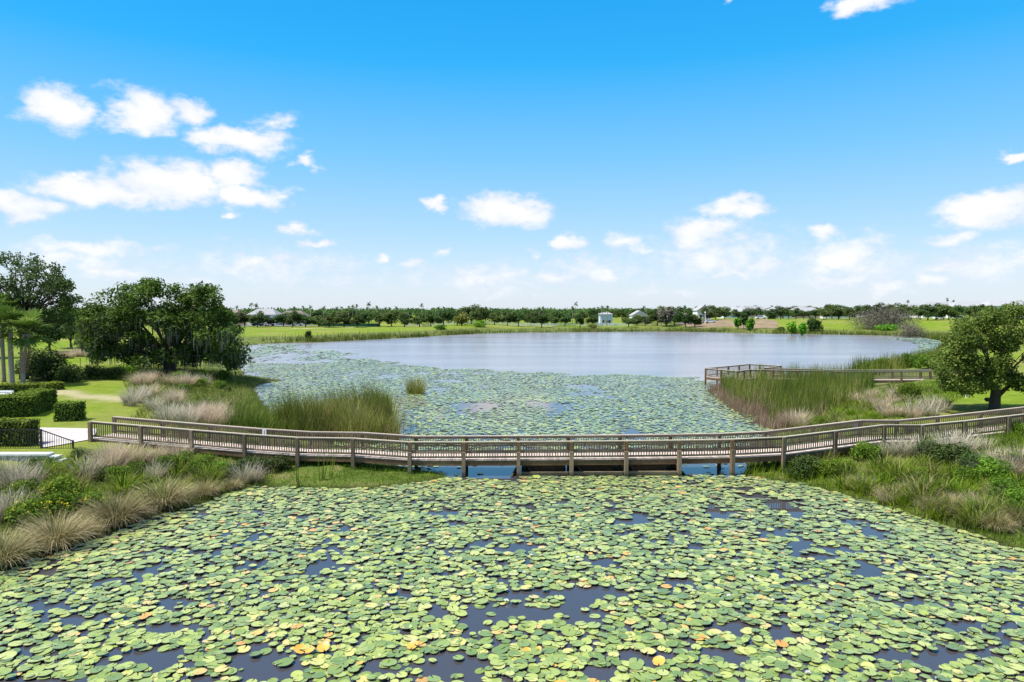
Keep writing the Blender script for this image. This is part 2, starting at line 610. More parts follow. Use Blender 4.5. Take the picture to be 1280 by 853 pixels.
M['oak_leaf'] = leaf_mat('oak_leaf', [(0, (.034, .068, .010)), (.5, (.08, .14, .020)), (1, (.19, .27, .042))], trans=.35)
M['tall_leaf'] = leaf_mat('tall_tree_leaf', [(0, (.04, .07, .02)), (.5, (.085, .13, .035)), (1, (.15, .20, .06))], trans=.35)
M['right_leaf'] = leaf_mat('glossy_tree_leaf', [(0, (.05, .085, .014)), (.5, (.11, .17, .026)), (1, (.22, .28, .06))], trans=.3)
M['far_leaf'] = leaf_mat('far_tree_leaf', [(0, (.036, .064, .018)), (.5, (.068, .11, .028)), (1, (.12, .17, .042))], trans=.3, var=.28, hue=.03)
M['bright_leaf'] = leaf_mat('bright_young_leaf', [(0, (.08, .22, .012)), (.5, (.14, .33, .02)), (1, (.22, .42, .04))], trans=.3)
M['grey_leaf'] = leaf_mat('grey_willow_leaf', [(0, (.07, .06, .05)), (.5, (.15, .135, .105)), (1, (.23, .22, .15))], trans=.2)
M['olive_leaf'] = leaf_mat('olive_bush_leaf', [(0, (.07, .09, .02)), (.5, (.14, .17, .035)), (1, (.22, .23, .06))], trans=.2)
M['moss'] = leaf_mat('spanish_moss', [(0, (.10, .115, .095)), (1, (.22, .24, .20))], trans=.3, rough=.9, spec=.05)
M['hedge_leaf'] = leaf_mat('clipped_hedge_leaf', [(0, (.045, .08, .010)), (.5, (.115, .18, .016)), (1, (.27, .33, .03))], trans=.25)
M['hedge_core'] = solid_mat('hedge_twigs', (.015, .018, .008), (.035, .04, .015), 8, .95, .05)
M['palm_leaf'] = leaf_mat('fan_palm_leaf', [(0, (.04, .085, .015)), (.6, (.10, .175, .028)), (1, (.22, .30, .08))], trans=.35, spec=.3)
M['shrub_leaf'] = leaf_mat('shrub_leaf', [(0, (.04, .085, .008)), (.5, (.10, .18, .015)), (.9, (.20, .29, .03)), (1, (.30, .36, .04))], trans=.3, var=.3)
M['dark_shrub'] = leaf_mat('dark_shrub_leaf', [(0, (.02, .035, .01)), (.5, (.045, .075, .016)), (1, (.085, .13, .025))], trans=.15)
M['flower_yellow'] = leaf_mat('yellow_blossom', [(0, (.55, .50, .02)), (1, (.70, .62, .03))], trans=.3)
M['cord'] = leaf_mat('cordgrass_blade', [(0, (.10, .10, .035)), (.35, (.21, .21, .07)), (.7, (.34, .29, .15)), (1, (.55, .45, .28))], None, trans=.25, rough=.7, spec=.15)
M['dry'] = leaf_mat('dry_plume_grass', [(0, (.10, .10, .03)), (.5, (.22, .19, .08)), (1, (.42, .32, .18))], (.12, .75, (.58, .46, .34)), trans=.35, rough=.9, spec=.05, var=.12)
M['greydry'] = leaf_mat('grey_dead_stalk', [(0, (.08, .09, .03)), (.5, (.20, .18, .09)), (1, (.44, .38, .27))], (.15, .8, (.54, .48, .38)), trans=.25, rough=.9, spec=.05, var=.12)
M['reed'] = leaf_mat('green_cattail_blade', [(0, (.06, .095, .010)), (.4, (.12, .175, .018)), (.75, (.23, .25, .04)), (1, (.42, .35, .15))], trans=.3, rough=.6, spec=.2, var=.1)
M['reed_olive'] = leaf_mat('olive_cattail_blade', [(0, (.08, .10, .012)), (.4, (.17, .20, .022)), (.75, (.32, .31, .07)), (1, (.50, .42, .20))], trans=.3, rough=.6, spec=.2, var=.1)
M['reed_dead'] = leaf_mat('dead_reed_blade', [(0, (.19, .12, .08)), (.5, (.32, .22, .15)), (1, (.45, .34, .24))], trans=.3, rough=.8, spec=.1, var=.1)
M['grass'] = leaf_mat('bank_grass_blade', [(0, (.06, .12, .006)), (.5, (.13, .22, .010)), (.85, (.21, .30, .02)), (1, (.36, .34, .09))], trans=.35, rough=.7, spec=.1, var=.05)
M['grass_wild'] = leaf_mat('rough_grass_blade', [(0, (.05, .08, .010)), (.4, (.11, .16, .02)), (.7, (.20, .20, .05)), (1, (.42, .34, .20))], trans=.3, rough=.8, spec=.1, var=.05)
M['petal'] = leaf_mat('white_petal', [(0, (.75, .75, .72)), (1, (.82, .81, .76))], trans=.3)
M['petal_pink'] = leaf_mat('pink_petal', [(0, (.70, .22, .32)), (1, (.78, .32, .42))], trans=.3)

# ------------------------------------------------------------------ terrain
SHORE = [(-13, -14), (-17, 2)] + [tuple(G(*p).xy) for p in (
    (-90, 755), (0, 716), (60, 694), (110, 679), (180, 652), (240, 632), (290, 616), (330, 609), (400, 611), (470, 611),
    (530, 603), (556, 595), (540, 590), (500, 586), (470, 575), (420, 556), (350, 535), (335, 512), (322, 495), (318, 483), (338, 479),
    (358, 476), (330, 472), (304, 469), (300, 455), (292, 442), (300, 434), (330, 430), (400, 428), (440, 426), (500, 423),
    (560, 419.5), (600, 417.3), (650, 416), (720, 415.4), (830, 414.6), (880, 415.4), (940, 416.8), (1000, 418), (1060, 418.8),
    (1120, 420), (1150, 421.5), (1178, 427), (1180, 434), (1168, 443), (1135, 456), (1075, 461), (1052, 466), (1085, 478),
    (1060, 495), (1015, 515), (975, 533), (950, 552), (935, 580), (925, 596), (960, 600), (1000, 605), (1060, 620), (1130, 642),
    (1180, 657), (1240, 675), (1300, 694), (1400, 735))] + [(23, 6), (17, -14)]
SHORE = np.array(SHORE)


def vnoise(x, y, seed=0):
    """smooth value noise 0..1"""
    x = np.asarray(x, float)
    y = np.asarray(y, float)
    seed = int(seed)
    xi, yi = np.floor(x).astype(np.int64), np.floor(y).astype(np.int64)
    fx, fy = x - xi, y - yi
    fx, fy = fx * fx * (3 - 2 * fx), fy * fy * (3 - 2 * fy)

    def h(a, b):
        n = (a * 374761393 + b * 668265263 + seed * 974634777) & 0xffffffff
        n = ((n ^ (n >> 13)) * 1274126177) & 0xffffffff
        return ((n ^ (n >> 16)) & 0xffff) / 65535.0
    return (h(xi, yi) * (1 - fx) + h(xi + 1, yi) * fx) * (1 - fy) + (h(xi, yi + 1) * (1 - fx) + h(xi + 1, yi + 1) * fx) * fy


def fbm(x, y, seed=0, o=3):
    s, a, t = 0, 1, 0
    for i in range(o):
        s = s + a * vnoise(np.asarray(x) * 2 ** i, np.asarray(y) * 2 ** i, seed + i * 7)
        t += a
        a *= .5
    return s / t


def shore_sd(x, y):
    """signed distance to the shoreline, positive on land"""
    x = np.atleast_1d(np.asarray(x, float))
    y = np.atleast_1d(np.asarray(y, float))
    wob = np.minimum(1.0, np.hypot(x, y) / 60)
    x = x + (fbm(x * .45, y * .45, 3) - .5) * 1.5 * wob
    y = y + (fbm(x * .45, y * .45, 9) - .5) * 1.5 * wob
    d2 = np.full(x.shape, 1e18)
    inside = np.zeros(x.shape, bool)
    P = SHORE
    for i in range(len(P)):
        ax, ay = P[i]
        bx, by = P[(i + 1) % len(P)]
        ex, ey = bx - ax, by - ay
        t = np.clip(((x - ax) * ex + (y - ay) * ey) / (ex * ex + ey * ey), 0, 1)
        dx, dy = x - ax - t * ex, y - ay - t * ey
        d2 = np.minimum(d2, dx * dx + dy * dy)
        c = (ay > y) != (by > y)
        with np.errstate(divide='ignore', invalid='ignore'):
            xi = ex * (y - ay) / (by - ay if by != ay else 1e-9) + ax
        inside ^= c & (x < xi)
    d = np.sqrt(d2)
    return np.where(inside, -d, d)


def sstep(a, b, x):
    t = np.clip((x - a) / (b - a), 0, 1)
    return t * t * (3 - 2 * t)


def height(x, y, sd=None):
    x = np.atleast_1d(np.asarray(x, float))
    y = np.atleast_1d(np.asarray(y, float))
    if sd is None:
        sd = shore_sd(x, y)
    land = 1.42 * sstep(-2.5, 10.5, sd) - 1.42 * sstep(-2.5, 10.5, np.zeros(1))
    land = land * 1.0 + 0.02
    # far right lawn climbs towards the houses; far left bank rolls
    land = land + 2.6 * sstep(8, 60, sd) * sstep(35, 110, x) * sstep(120, 190, y)
    land = land + .9 * sstep(6, 25, sd) * sstep(-20, -5, -np.abs(x + 15)) * sstep(190, 250, y)
    land = land + (fbm(x * .12, y * .12, 5) - .5) * .5 * sstep(1, 14, sd) * sstep(45, 70, y)
    land = land + (fbm(x * .9, y * .9, 6) - .5) * .22 * sstep(0, 2, sd) * sstep(14, 6, sd)
    water = np.maximum(-1.6, .35 * sd)
    return np.where(sd > 0, land, water)


def HZ(x, y):
    return float(height(x, y)[0])


def gp(px, py, dz=0.0):
    """ground point under a pixel of the photograph"""
    z = 1.0
    for _ in range(9):
        p = G(px, py, z)
        z = .35 * z + .65 * max(HZ(p.x, p.y), 0.0)
    p = G(px, py, z)
    return Vector((p.x, p.y, max(HZ(p.x, p.y), 0.0) + dz))


def make_ground():
    rr = [3.0]
    while rr[-1] < 6000:
        r = rr[-1]
        rr.append(r * (1.012 if r < 320 else 1.05))
    rr = np.array(rr)
    a1 = np.linspace(-48, 48, 300)
    a2 = np.linspace(48, 312, 90)[1:-1]
    aa = np.radians(np.concatenate([a1, a2]))
    RR, AA = np.meshgrid(rr, aa, indexing='ij')
    X, Y = (RR * np.sin(AA)).ravel(), (RR * np.cos(AA)).ravel()
    sd = shore_sd(X, Y)
    Z = height(X, Y, sd)
    nr, na = len(rr), len(aa)
    i, j = np.meshgrid(np.arange(nr - 1), np.arange(na), indexing='ij')
    i, j = i.ravel(), j.ravel()
    j2 = (j + 1) % na
    F = np.stack([i * na + j, i * na + j2, (i + 1) * na + j2, (i + 1) * na + j], 1)
    F = F[:, ::-1]
    c = len(X)
    V = np.concatenate([np.stack([X, Y, Z], 1), [[0, 0, -1.6]]])
    jj = np.arange(na)
    T = np.stack([np.full(na, c), (jj + 1) % na, jj], 1)[:, ::-1]
    near = sstep(60, 40, Y)
    wild = np.clip(sstep(9.5, 3.5, sd + (fbm(X * .3, Y * .3, 12) - .5) * 5) * sstep(130, 110, Y)
                   + sstep(17, 8, sd + (fbm(X * .08, Y * .08, 14) - .5) * 14) * sstep(110, 130, Y), 0, 1)
    mud = sstep(.7, -.1, sd)
    bare = np.zeros(len(X))
    for pl, w in (([(55, 490), (90, 495), (125, 498), (160, 501)], 1.9), ([(352, 412.4), (380, 411.3), (430, 410.3), (478, 409)], 3.2)):
        pp = [G(*q, 1.2) for q in pl]
        for a, b in zip(pp, pp[1:]):
            ex, ey = b.x - a.x, b.y - a.y
            t = np.clip(((X - a.x) * ex + (Y - a.y) * ey) / (ex * ex + ey * ey), 0, 1)
            dd = np.hypot(X - a.x - t * ex, Y - a.y - t * ey) + (fbm(X * .5, Y * .5, 160) - .5) * w * 1.4
            bare = np.maximum(bare, sstep(w, w * .3, dd) * .85)
    me = np_mesh('ground', V, [F, T], {'wild': np.append(wild, 0), 'mud': np.append(mud, 1), 'bare': np.append(bare, 0)}, smooth=True)
    tag(link('ground', me, M['ground']), kind='structure')
    V = [(-400, -60, 0), (400, -60, 0), (400, 420, 0), (-400, 420, 0)]
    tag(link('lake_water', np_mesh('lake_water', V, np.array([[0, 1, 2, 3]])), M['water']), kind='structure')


make_ground()


def drape(name, pts, mat, dz=.05, n=24, kind='structure'):
    """a thin sheet following the ground between two pixel polylines (near side, far side)"""
    A, B = pts
    V, F = [], []
    m = 4
    for i in range(n + 1):
        t = i / n * (len(A) - 1)
        k = min(int(t), len(A) - 2)
        f = t - k
        a = Vector(A[k]).lerp(Vector(A[k + 1]), f)
        b = Vector(B[k]).lerp(Vector(B[k + 1]), f)
        for j in range(m + 1):
            p = a.lerp(b, j / m)
            V.append((p.x, p.y, HZ(p.x, p.y) + dz))
    for i in range(n):
        for j in range(m):
            a = i * (m + 1) + j
            F.append((a, a + m + 1, a + m + 2, a + 1))
    o = link(name, np_mesh(name, V, np.array(F), smooth=True), mat)
    tag(o, kind=kind)
    return o


def g2(l):
    return [gp(*p) for p in l]


drape('concrete_path', (g2([(-120, 550), (40, 550), (54, 560.5), (80, 556.5), (117, 549.5)]), g2([(-120, 538), (20, 535.5), (54, 535.5), (80, 536), (122, 537)])), M['concrete'], .045)
drape('dirt_field', (g2([(845, 405.6), (880, 405.9), (930, 405.7), (972, 404.6)]), g2([(850, 403.2), (880, 402.8), (930, 402.3), (972, 402)])), M['dirt'], .12)
drape('street', (g2([(290, 408.5), (340, 408.2), (380, 408), (440, 407.6)]), g2([(290, 407.2), (340, 407), (380, 406.8), (440, 406.5)])), M['asphalt'], .10)


# ------------------------------------------------------------------ boardwalk
WB = 1.55
RAIL_H = 0.93
ST = [(115, 548, 36.5), (178, 553.5, 36.0), (241, 559, 35.6), (307, 564.5, 35.2), (373, 569, 34.8), (442, 570.2, 34.5),
      (513, 575, 34.35), (580, 575, 34.3), (648, 574.6, 34.3), (714, 574.2, 34.3), (782, 573.6, 34.3), (848, 572.8, 34.35),
      (914, 571.6, 34.4), (978, 568.5, 34.7), (1042, 560.5, 35.4), (1103, 552.6, 36.2), (1150, 552.4, 36.7), (1203, 547, 37.4),
      (1258, 540.5, 38.1), (1315, 533.5, 38.8), (1380, 526.5, 39.6)]


def make_boardwalk():
    Fp = [PY(*s) for s in ST]
    Bp = []
    for i in range(len(Fp)):
        a, b = Fp[max(i - 1, 0)], Fp[min(i + 1, len(Fp) - 1)]
        d = (b - a)
        d.z = 0
        d.normalize()
        Bp.append(Fp[i] + Vector((-d.y, d.x, 0)) * WB)
    root = empty('boardwalk', (Fp[8].x, Fp[8].y, 0))
    O = Vector(root.location)
    tag(root, 'long weathered timber boardwalk with picket railings crossing the lily pond', 'boardwalk')
    wood, beam = M['wood'], M['beam']
    picket_me = MB().box(-.019, .019, -.019, .019, 0, RAIL_H - .15).mesh('picket')
    picket_me.materials.append(wood)
    new_me = picket_me.copy()
    new_me.materials[0] = M['wood_new']
    plank_me = MB().box(-.067, .067, -.06, WB + .06, -.036, 0).mesh('plank')
    plank_me.materials.append(M['plank'])
    pickets, planks = [], []
    for side, pts in ((0, Fp), (1, Bp)):
        for i, p in enumerate(pts):
            g = min(HZ(p.x, p.y), 0.6) - .35
            dirv = (pts[min(i + 1, len(pts) - 1)] - pts[max(i - 1, 0)])
            ang = math.atan2(dirv.y, dirv.x)
            off = -.10 if side == 0 else .10
            nrm = Vector((-math.sin(ang), math.cos(ang), 0)) * off
            w = .085
            top = RAIL_H - .045
            b = MB().box(-w, w, -w, w, g - p.z, top)
            o = b.build('post', beam if (6 <= i <= 12) else wood, root, p + nrm - O, rz=ang)
            if side == 0 and 6 <= i <= 12:     # doubled lower pile face outside the fascia
                b = MB().box(-.09, .09, -.215, -.088, g - p.z, .42).build('pile_block', wood, o)
        for i in range(len(pts) - 1):
            a, b = pts[i], pts[i + 1]
            d = (b - a)
            L = d.length
            dn = d.normalized()
            s = Vector((-dn.y, dn.x, 0)).normalized()
            s = s * (-1 if side == 0 else 1)
            up = Vector((0, 0, 1))
            e = dn * .003
            MB().beam(a + up * (RAIL_H - .022) + s * .03 + e, b + up * (RAIL_H - .022) + s * .03 - e, .16, .042).build('rail_cap', M['wood_top'], root, -O)
            MB().beam(a + up * (RAIL_H - .10) - s * .012 + e, b + up * (RAIL_H - .10) - s * .012 - e, .04, .10).build('top_rail', wood, root, -O)
            MB().beam(a + up * .13 - s * .012 + e, b + up * .13 - s * .012 - e, .04, .09).build('bottom_rail', wood, root, -O)
            if 6 <= i <= 12:
                MB().beam(a + up * .40 + s * .045 + e, b + up * .40 + s * .045 - e, .035, .085).build('middle_rail', wood, root, -O)
            MB().beam(a - up * .175 + s * .01 + e, b - up * .175 + s * .01 - e, .05, .25).build('fascia_beam', beam, root, -O)
            n = int(L / .128)
            for k in range(1, n):
                q = a.lerp(b, k / n) + up * .075 - s * .052
                pickets.append((side, i, q, math.atan2(dn.y, dn.x)))
            if side == 0:
                b2, a2 = Bp[i + 1], Bp[i]
                n = int(L / .142)
                for k in range(n):
                    t = (k + .5) / n
                    q = a.lerp(b, t)
                    q2 = a2.lerp(b2, t)
                    dd = q2 - q
                    planks.append((i, q + up * random.uniform(-.003, .002), math.atan2(dd.y, dd.x) - math.pi / 2, math.atan2(d.z, math.hypot(d.x, d.y))))
    for i in range(len(Fp)):       # cross beams over the piles
        a, b = Fp[i], Bp[i]
        MB().beam(a + Vector((0, .03, -.20)), b + Vector((0, -.03, -.20)), .10, .20).build('cross_beam', beam, root, -O)
    # 300 nearest pickets / planks as separate pieces, the rest joined
    new_at = {(0, 9): 6, (0, 7): 3, (0, 2): 9, (0, 13): 17, (1, 10): 12, (0, 3): 11, (0, 14): 3}
    order = sorted(range(len(pickets)), key=lambda k: pickets[k][0] * 100 + abs(pickets[k][2].x))
    cnt = {}
    rest = MB()
    for r, k in enumerate(order):
        side, i, q, ang = pickets[k]
        c = cnt[(side, i)] = cnt.get((side, i), 0) + 1
        if r < 300:
            o = link('picket', new_me if new_at.get((side, i)) == c else picket_me, None, root, q - O, rz=ang)
            o.rotation_euler = (random.uniform(-.008, .008), random.uniform(-.012, .012), ang)
        else:
            ca, sa = math.cos(ang) * .019, math.sin(ang) * .019
            h = RAIL_H - .15
            rest.hexa([q + Vector(v) for v in ((-ca + sa, -sa - ca, 0), (ca + sa, sa - ca, 0), (ca - sa, sa + ca, 0), (-ca - sa, -sa + ca, 0),
                                               (-ca + sa, -sa - ca, h), (ca + sa, sa - ca, h), (ca - sa, sa + ca, h), (-ca - sa, -sa + ca, h))])
    tag(rest.build('picket_rows', wood, root, -O), kind='stuff')
    order = sorted(range(len(planks)), key=lambda k: abs(planks[k][1].x))
    rest = MB()
    for r, k in enumerate(order):
        i, q, ang, sl = planks[k]
        mt = Matrix.Translation(q - O) @ Matrix.Rotation(ang, 4, 'Z') @ Matrix.Rotation(-sl, 4, 'Y')
        if r < 300:
            o = link('plank', plank_me, None, root)
            o.location = mt.translation
            o.rotation_euler = mt.to_euler()
        else:
            vs_ = [mt @ v.co for v in plank_me.vertices]
            rest.hexa(vs_)
    tag(rest.build('plank_rows', M['plank'], root), kind='stuff')
    # small white notice on the back rail
    p = Bp[15] + Vector((-.35, -.09, RAIL_H - .22))
    nb = MB().box(-.13, .13, -.012, .012, -.16, .16).build('notice_board', M['white_paint'], root, p - O, rz=.2)
    nb['label'] = 'small white notice plate fixed to the railing'
    p = Bp[3] + Vector((.25, -.09, RAIL_H - .2))
    nb = MB().box(-.11, .11, -.012, .012, -.16, .16).build('notice_board', M['white_paint'], root, p - O, rz=-.1)
    nb['label'] = 'small white notice plate fixed to the railing'
    return Fp, Bp


BF, BB = make_boardwalk()


def make_weir():
    x0, x1 = BF[8].x + .12, BF[11].x - .1
    y0 = BF[8].y - .20
    root = empty('timber_weir', ((x0 + x1) / 2, y0, 0))
    tag(root, 'low dark timber weir box lying in the water under the boardwalk', 'weir')
    O = Vector(root.location)
    b = M['beam']
    xs = [x0, BF[9].x - .14, BF[10].x - .14, x1]
    for i in range(3):
        MB().box(xs[i] + .02, xs[i + 1] - .02, y0, y0 + .10, -.4, .24 + .02 * i).build('front_board', M['wood'], root, -O)
        MB().box(xs[i] + .05, xs[i + 1] - .05, y0 + 1.25, y0 + 1.36, -.4, .52).build('back_board', M['wood'], root, -O)
        m = (xs[i] + xs[i + 1]) / 2
        MB().hexa([(m - .7, y0 + .14, -.1), (m + 1.1, y0 + .14, -.1), (m + 1.1, y0 + .20, -.1), (m - .7, y0 + .20, -.1),
                   (m - .9, y0 + 1.18, .44), (m + .9, y0 + 1.18, .44), (m + .9, y0 + 1.24, .44), (m - .9, y0 + 1.24, .44)]).build('baffle_board', b, root, -O)
        MB().beam((m - .6, y0 + .2, .02), (m - .9, y0 + 1.15, .47), .07, .07).build('brace', M['wood'], root, -O)
    for x, s in ((x0, -1), (x1, 1)):
        MB().hexa([(x + s * .45, y0 - .1, -.3), (x + s * .53, y0 - .1, -.3), (x + s * .08, y0 + 1.3, -.3), (x, y0 + 1.3, -.3),
                   (x + s * .45, y0 - .1, .03), (x + s * .53, y0 - .1, .03), (x + s * .08, y0 + 1.3, .5), (x, y0 + 1.3, .5)]).build('wing_board', b, root, -O)


make_weir()


def make_pier():
    zt, zd = 1.85, .88
    A, B, C, D = (G(882, 460.5, zt), G(937, 455.3, zt), G(976, 457.5, zt), G(922, 464.2, zt))
    root = empty('fishing_pier', (D.x, D.y, 0))
    tag(root, 'far timber fishing pier with square railed platform behind the cattails', 'pier')
    O = Vector(root.location)
    wood, beam = M['wood'], M['beam']
    W1, W2 = D.lerp(C, .28), D.lerp(C, .62)
    far = G(1270, 463.5, zt)
    far2 = far + Vector((0, W2.y - W1.y, 0)) * .6
    mid1, mid2 = G(1055, 464.3, zt), None
    mid2 = mid1 + Vector((0, 1.7, 0))
    far2 = far + Vector((0, 1.7, 0))
    up = Vector((0, 0, 1))
    lines = [(A, B, 4), (B, C, 3), (A, D, 2), (D, W1, 2), (W2, C, 2), (W1, mid1, 4), (W2, mid2, 4), (mid1, far, 6), (mid2, far2, 6)]
    pk = MB()
    done = []
    for a, b, n in lines:
        for k in range(n + 1):
            p = a.lerp(b, k / n)
            if any((p - q).length < .3 for q in done):
                continue
            done.append(p.copy())
            g = max(HZ(p.x, p.y), -1.0) - .3
            MB().box(-.08, .08, -.08, .08, g - zt, -.02).build('post', beam, root, p - O)
        dn = (b - a).normalized()
        e = dn * .01
        MB().beam(a + e, b - e, .15, .045).build('rail_cap', M['wood_top'], root, -O)
        MB().beam(a + e - up * .09, b - e - up * .09, .04, .09).build('top_rail', wood, root, -O)
        MB().beam(a + e - up * .80, b - e - up * .80, .04, .09).build('bottom_rail', wood, root, -O)
        MB().beam(a + e - up * (zt - zd + .16), b - e - up * (zt - zd + .16), .06, .24).build('fascia_beam', beam, root, -O)
        L = (b - a).length
        m = int(L / .15)
        for k in range(1, m):
            q = a.lerp(b, k / m)
            pk.box(q.x - .012, q.x + .012, q.y - .012, q.y + .012, q.z - .80, q.z - .08)
    tag(pk.build('picket_rows', M['wood'], root, -O), kind='stuff')
    # deck boards
    dk = MB()

    def deck(p0, p1, p2, p3):
        L = (p1 - p0).length
        n = max(2, int(L / .30))
        for k in range(n):
            t0, t1 = k / n + .004, (k + 1) / n - .004
            q = [p0.lerp(p1, t0), p0.lerp(p1, t1), p3.lerp(p2, t1), p3.lerp(p2, t0)]
            z = zd + random.uniform(-.003, .003)
            dk.hexa([(v.x, v.y, z - .04) for v in q] + [(v.x, v.y, z) for v in q])
    deck(A, B, C, D)
    deck(W1 + (mid1 - W1) * .02, mid1, mid2, W2 + (mid2 - W2) * .02)
    deck(mid1, far, far2, mid2)
    tag(dk.build('deck_boards', M['plank'], root, -O), kind='stuff')


make_pier()


# ------------------------------------------------------------------ blades (grass, reeds)
def blade_mesh(name, base, L, W, az, lean, droop, segs=3, rnd=None, tipw=.08):
    """arrays per blade. lean: initial angle from vertical, droop: extra bend along the blade"""
    n = len(base)
    base = np.asarray(base, float)
    V = np.zeros((n, segs + 1, 2, 3))
    pos = base.copy()
    hx, hy = np.cos(az), np.sin(az)
    sidea = az + np.pi / 2 + rng.uniform(-.9, .9, n)
    sx, sy = np.cos(sidea), np.sin(sidea)
    step = L / segs
    for s in range(segs + 1):
        w = W * ((1 - s / segs) * (1 - tipw) + tipw) * .5
        V[:, s, 0] = pos - np.stack([sx * w, sy * w, 0 * w], 1)
        V[:, s, 1] = pos + np.stack([sx * w, sy * w, 0 * w], 1)
        ang = lean + droop * ((s + .5) / segs) ** 1.5
        pos = pos + np.stack([hx * np.sin(ang) * step, hy * np.sin(ang) * step, np.cos(ang) * step], 1)
    idx = np.arange(n)[:, None] * (segs + 1) * 2
    F = []
    for s in range(segs):
        F.append(np.concatenate([idx + 2 * s, idx + 2 * s + 1, idx + 2 * s + 3, idx + 2 * s + 2], 1))
    F = np.concatenate(F)
    if rnd is None:
        rnd = rng.random(n)
    r = np.repeat(rnd, (segs + 1) * 2)
    t = np.tile(np.repeat(np.linspace(0, 1, segs + 1), 2), n)
    return np_mesh(name, V.reshape(-1, 3), F, {'rnd': r, 'tip': t})


def clump_mesh(name, n, rad, lmin, lmax, w, lean, droop, segs=4, bias=0.0, rn=(0, 1)):
    a = rng.uniform(0, 2 * np.pi, n)
    q = np.sqrt(rng.random(n)) * rad
    base = np.stack([np.cos(a) * q, np.sin(a) * q, np.full(n, -.03)], 1)
    L = rng.uniform(lmin, lmax, n)
    az = a + rng.normal(0, .5, n)
    out = q / rad
    ln = np.abs(rng.normal(0, .12, n)) + lean * out
    dr = droop * (0.4 + .6 * out) * rng.uniform(.6, 1.3, n)
    rr = np.clip(rng.uniform(rn[0], rn[1], n) + bias * (out - .5), 0, 1)
    return blade_mesh(name, base, L, np.full(n, w) * rng.uniform(.6, 1.3, n), az, ln, dr, segs, rr)


def in_poly(x, y, P):
    inside = np.zeros(x.shape, bool)
    for i in range(len(P)):
        ax, ay = P[i]
        bx, by = P[(i + 1) % len(P)]
        c = (ay > y) != (by > y)
        with np.errstate(divide='ignore', invalid='ignore'):
            xi = (bx - ax) * (y - ay) / (by - ay if by != ay else 1e-9) + ax
        inside ^= c & (x < xi)
    return inside


def scatter(P, dens, mask=None):
    P = np.array([(p[0], p[1]) for p in P])
    lo, hi = P.min(0), P.max(0)
    n = int((hi[0] - lo[0]) * (hi[1] - lo[1]) * dens)
    x, y = rng.uniform(lo[0], hi[0], n), rng.uniform(lo[1], hi[1], n)
    k = in_poly(x, y, P)
    x, y = x[k], y[k]
    if mask is not None:
        k = rng.random(len(x)) < mask(x, y)
        x, y = x[k], y[k]
    return x, y


def blade_field(name, x, y, hmin, hmax, w, mat, label, cat, lean=.25, droop=.5, dirb=None, segs=2, sink=.03, rnd=None, kind='stuff', water=True):
    n = len(x)
    z = height(x, y)
    if water:
        z = np.maximum(z, -.15)
    hs = .35 + 1.3 * fbm(x * .7, y * .7, 33)
    L = rng.uniform(hmin, hmax, n) * hs
    az = rng.uniform(0, 2 * np.pi, n)
    if dirb is not None:
        az = np.where(rng.random(n) < dirb[1], dirb[0] + rng.normal(0, .5, n), az)
    ln = np.abs(rng.normal(0, lean, n))
    if rnd is None:
        rnd = np.clip(fbm(x * .5, y * .5, 21) * .9 - .05 + rng.normal(0, .22, n), 0, 1)
    me = blade_mesh(name, np.stack([x, y, z - sink], 1), L, np.full(n, w) * rng.uniform(.6, 1.4, n), az, ln, droop * rng.uniform(.2, 1.4, n), segs, rnd)
    o = link(name, me, mat)
    tag(o, label, cat, kind=kind)
    return o


def pxp(l, z=0.0):
    return [tuple(G(p[0], p[1], z).xy) for p in l]


# cattail bed left, behind the boardwalk
P = pxp([(400, 553), (470, 556), (500, 552), (492, 535), (488, 520), (470, 514), (430, 522), (400, 532), (345, 545)])
x, y = scatter(P, 130, lambda x, y: .25 + .9 * (fbm(x * .5, y * .5, 40) > .36))
blade_field('cattail_bed', x, y, 1.7, 2.75, .045, M['reed_olive'], 'tall olive green cattails leaning together behind the boardwalk railing', 'cattails', .22, .45, (math.pi, .5), 3)
P = pxp([(285, 550), (400, 556), (405, 540), (400, 528), (345, 522), (318, 520), (270, 530)])
x, y = scatter(P, 70, lambda x, y: .15 + .9 * (fbm(x * .7, y * .7, 44) > .45))
blade_field('cattail_bed', x, y, 1.0, 2.0, .035, M['reed'], 'looser green cattails and bent straw between dry grass and boardwalk', 'cattails', .3, .8, (0, .4), 3)
P = pxp([(405, 512), (500, 520), (560, 552), (500, 555), (455, 508), (500, 498), (470, 496)])
x, y = scatter(P, 3.0)
blade_field('sparse_reeds', x, y, .7, 1.3, .03, M['reed'], 'sparse thin green reeds standing in the lily field', 'reeds', .08, .1, None, 2)
P = pxp([(640, 545), (600, 520), (560, 510), (640, 515), (700, 545)])
x, y = scatter(P, .6)
blade_field('sparse_reeds', x, y, .5, 1.0, .03, M['reed_olive'], 'few thin reeds poking up among far lily pads mid pond', 'reeds', .1, .1, None, 2)
P = pxp([(400, 553), (470, 556), (500, 552), (492, 535), (470, 520), (430, 528), (400, 536), (345, 547)])
x, y = scatter(P, 26)
blade_field('straw_blades', x, y, 1.3, 2.5, .05, M['reed_dead'], 'bent straw coloured dead blades leaning through the left cattails', 'reeds', .5, .7, (0.2, .6), 3)
P = pxp([(900, 488), (925, 512), (960, 533), (1010, 532), (1050, 515), (1040, 500), (980, 495), (930, 485)])
x, y = scatter(P, 16, lambda x, y: .1 + .9 * (fbm(x * .5, y * .5, 54) > .5))
blade_field('dead_reeds', x, y, 1.0, 1.8, .05, M['reed_dead'], 'brown dead reed patches mixed into the right cattails', 'reeds', .3, .4, None, 3)
P = pxp([(905, 490), (930, 510), (970, 530), (1010, 530), (1060, 512), (1090, 490), (1000, 478), (930, 480)])
x, y = scatter(P, 6)
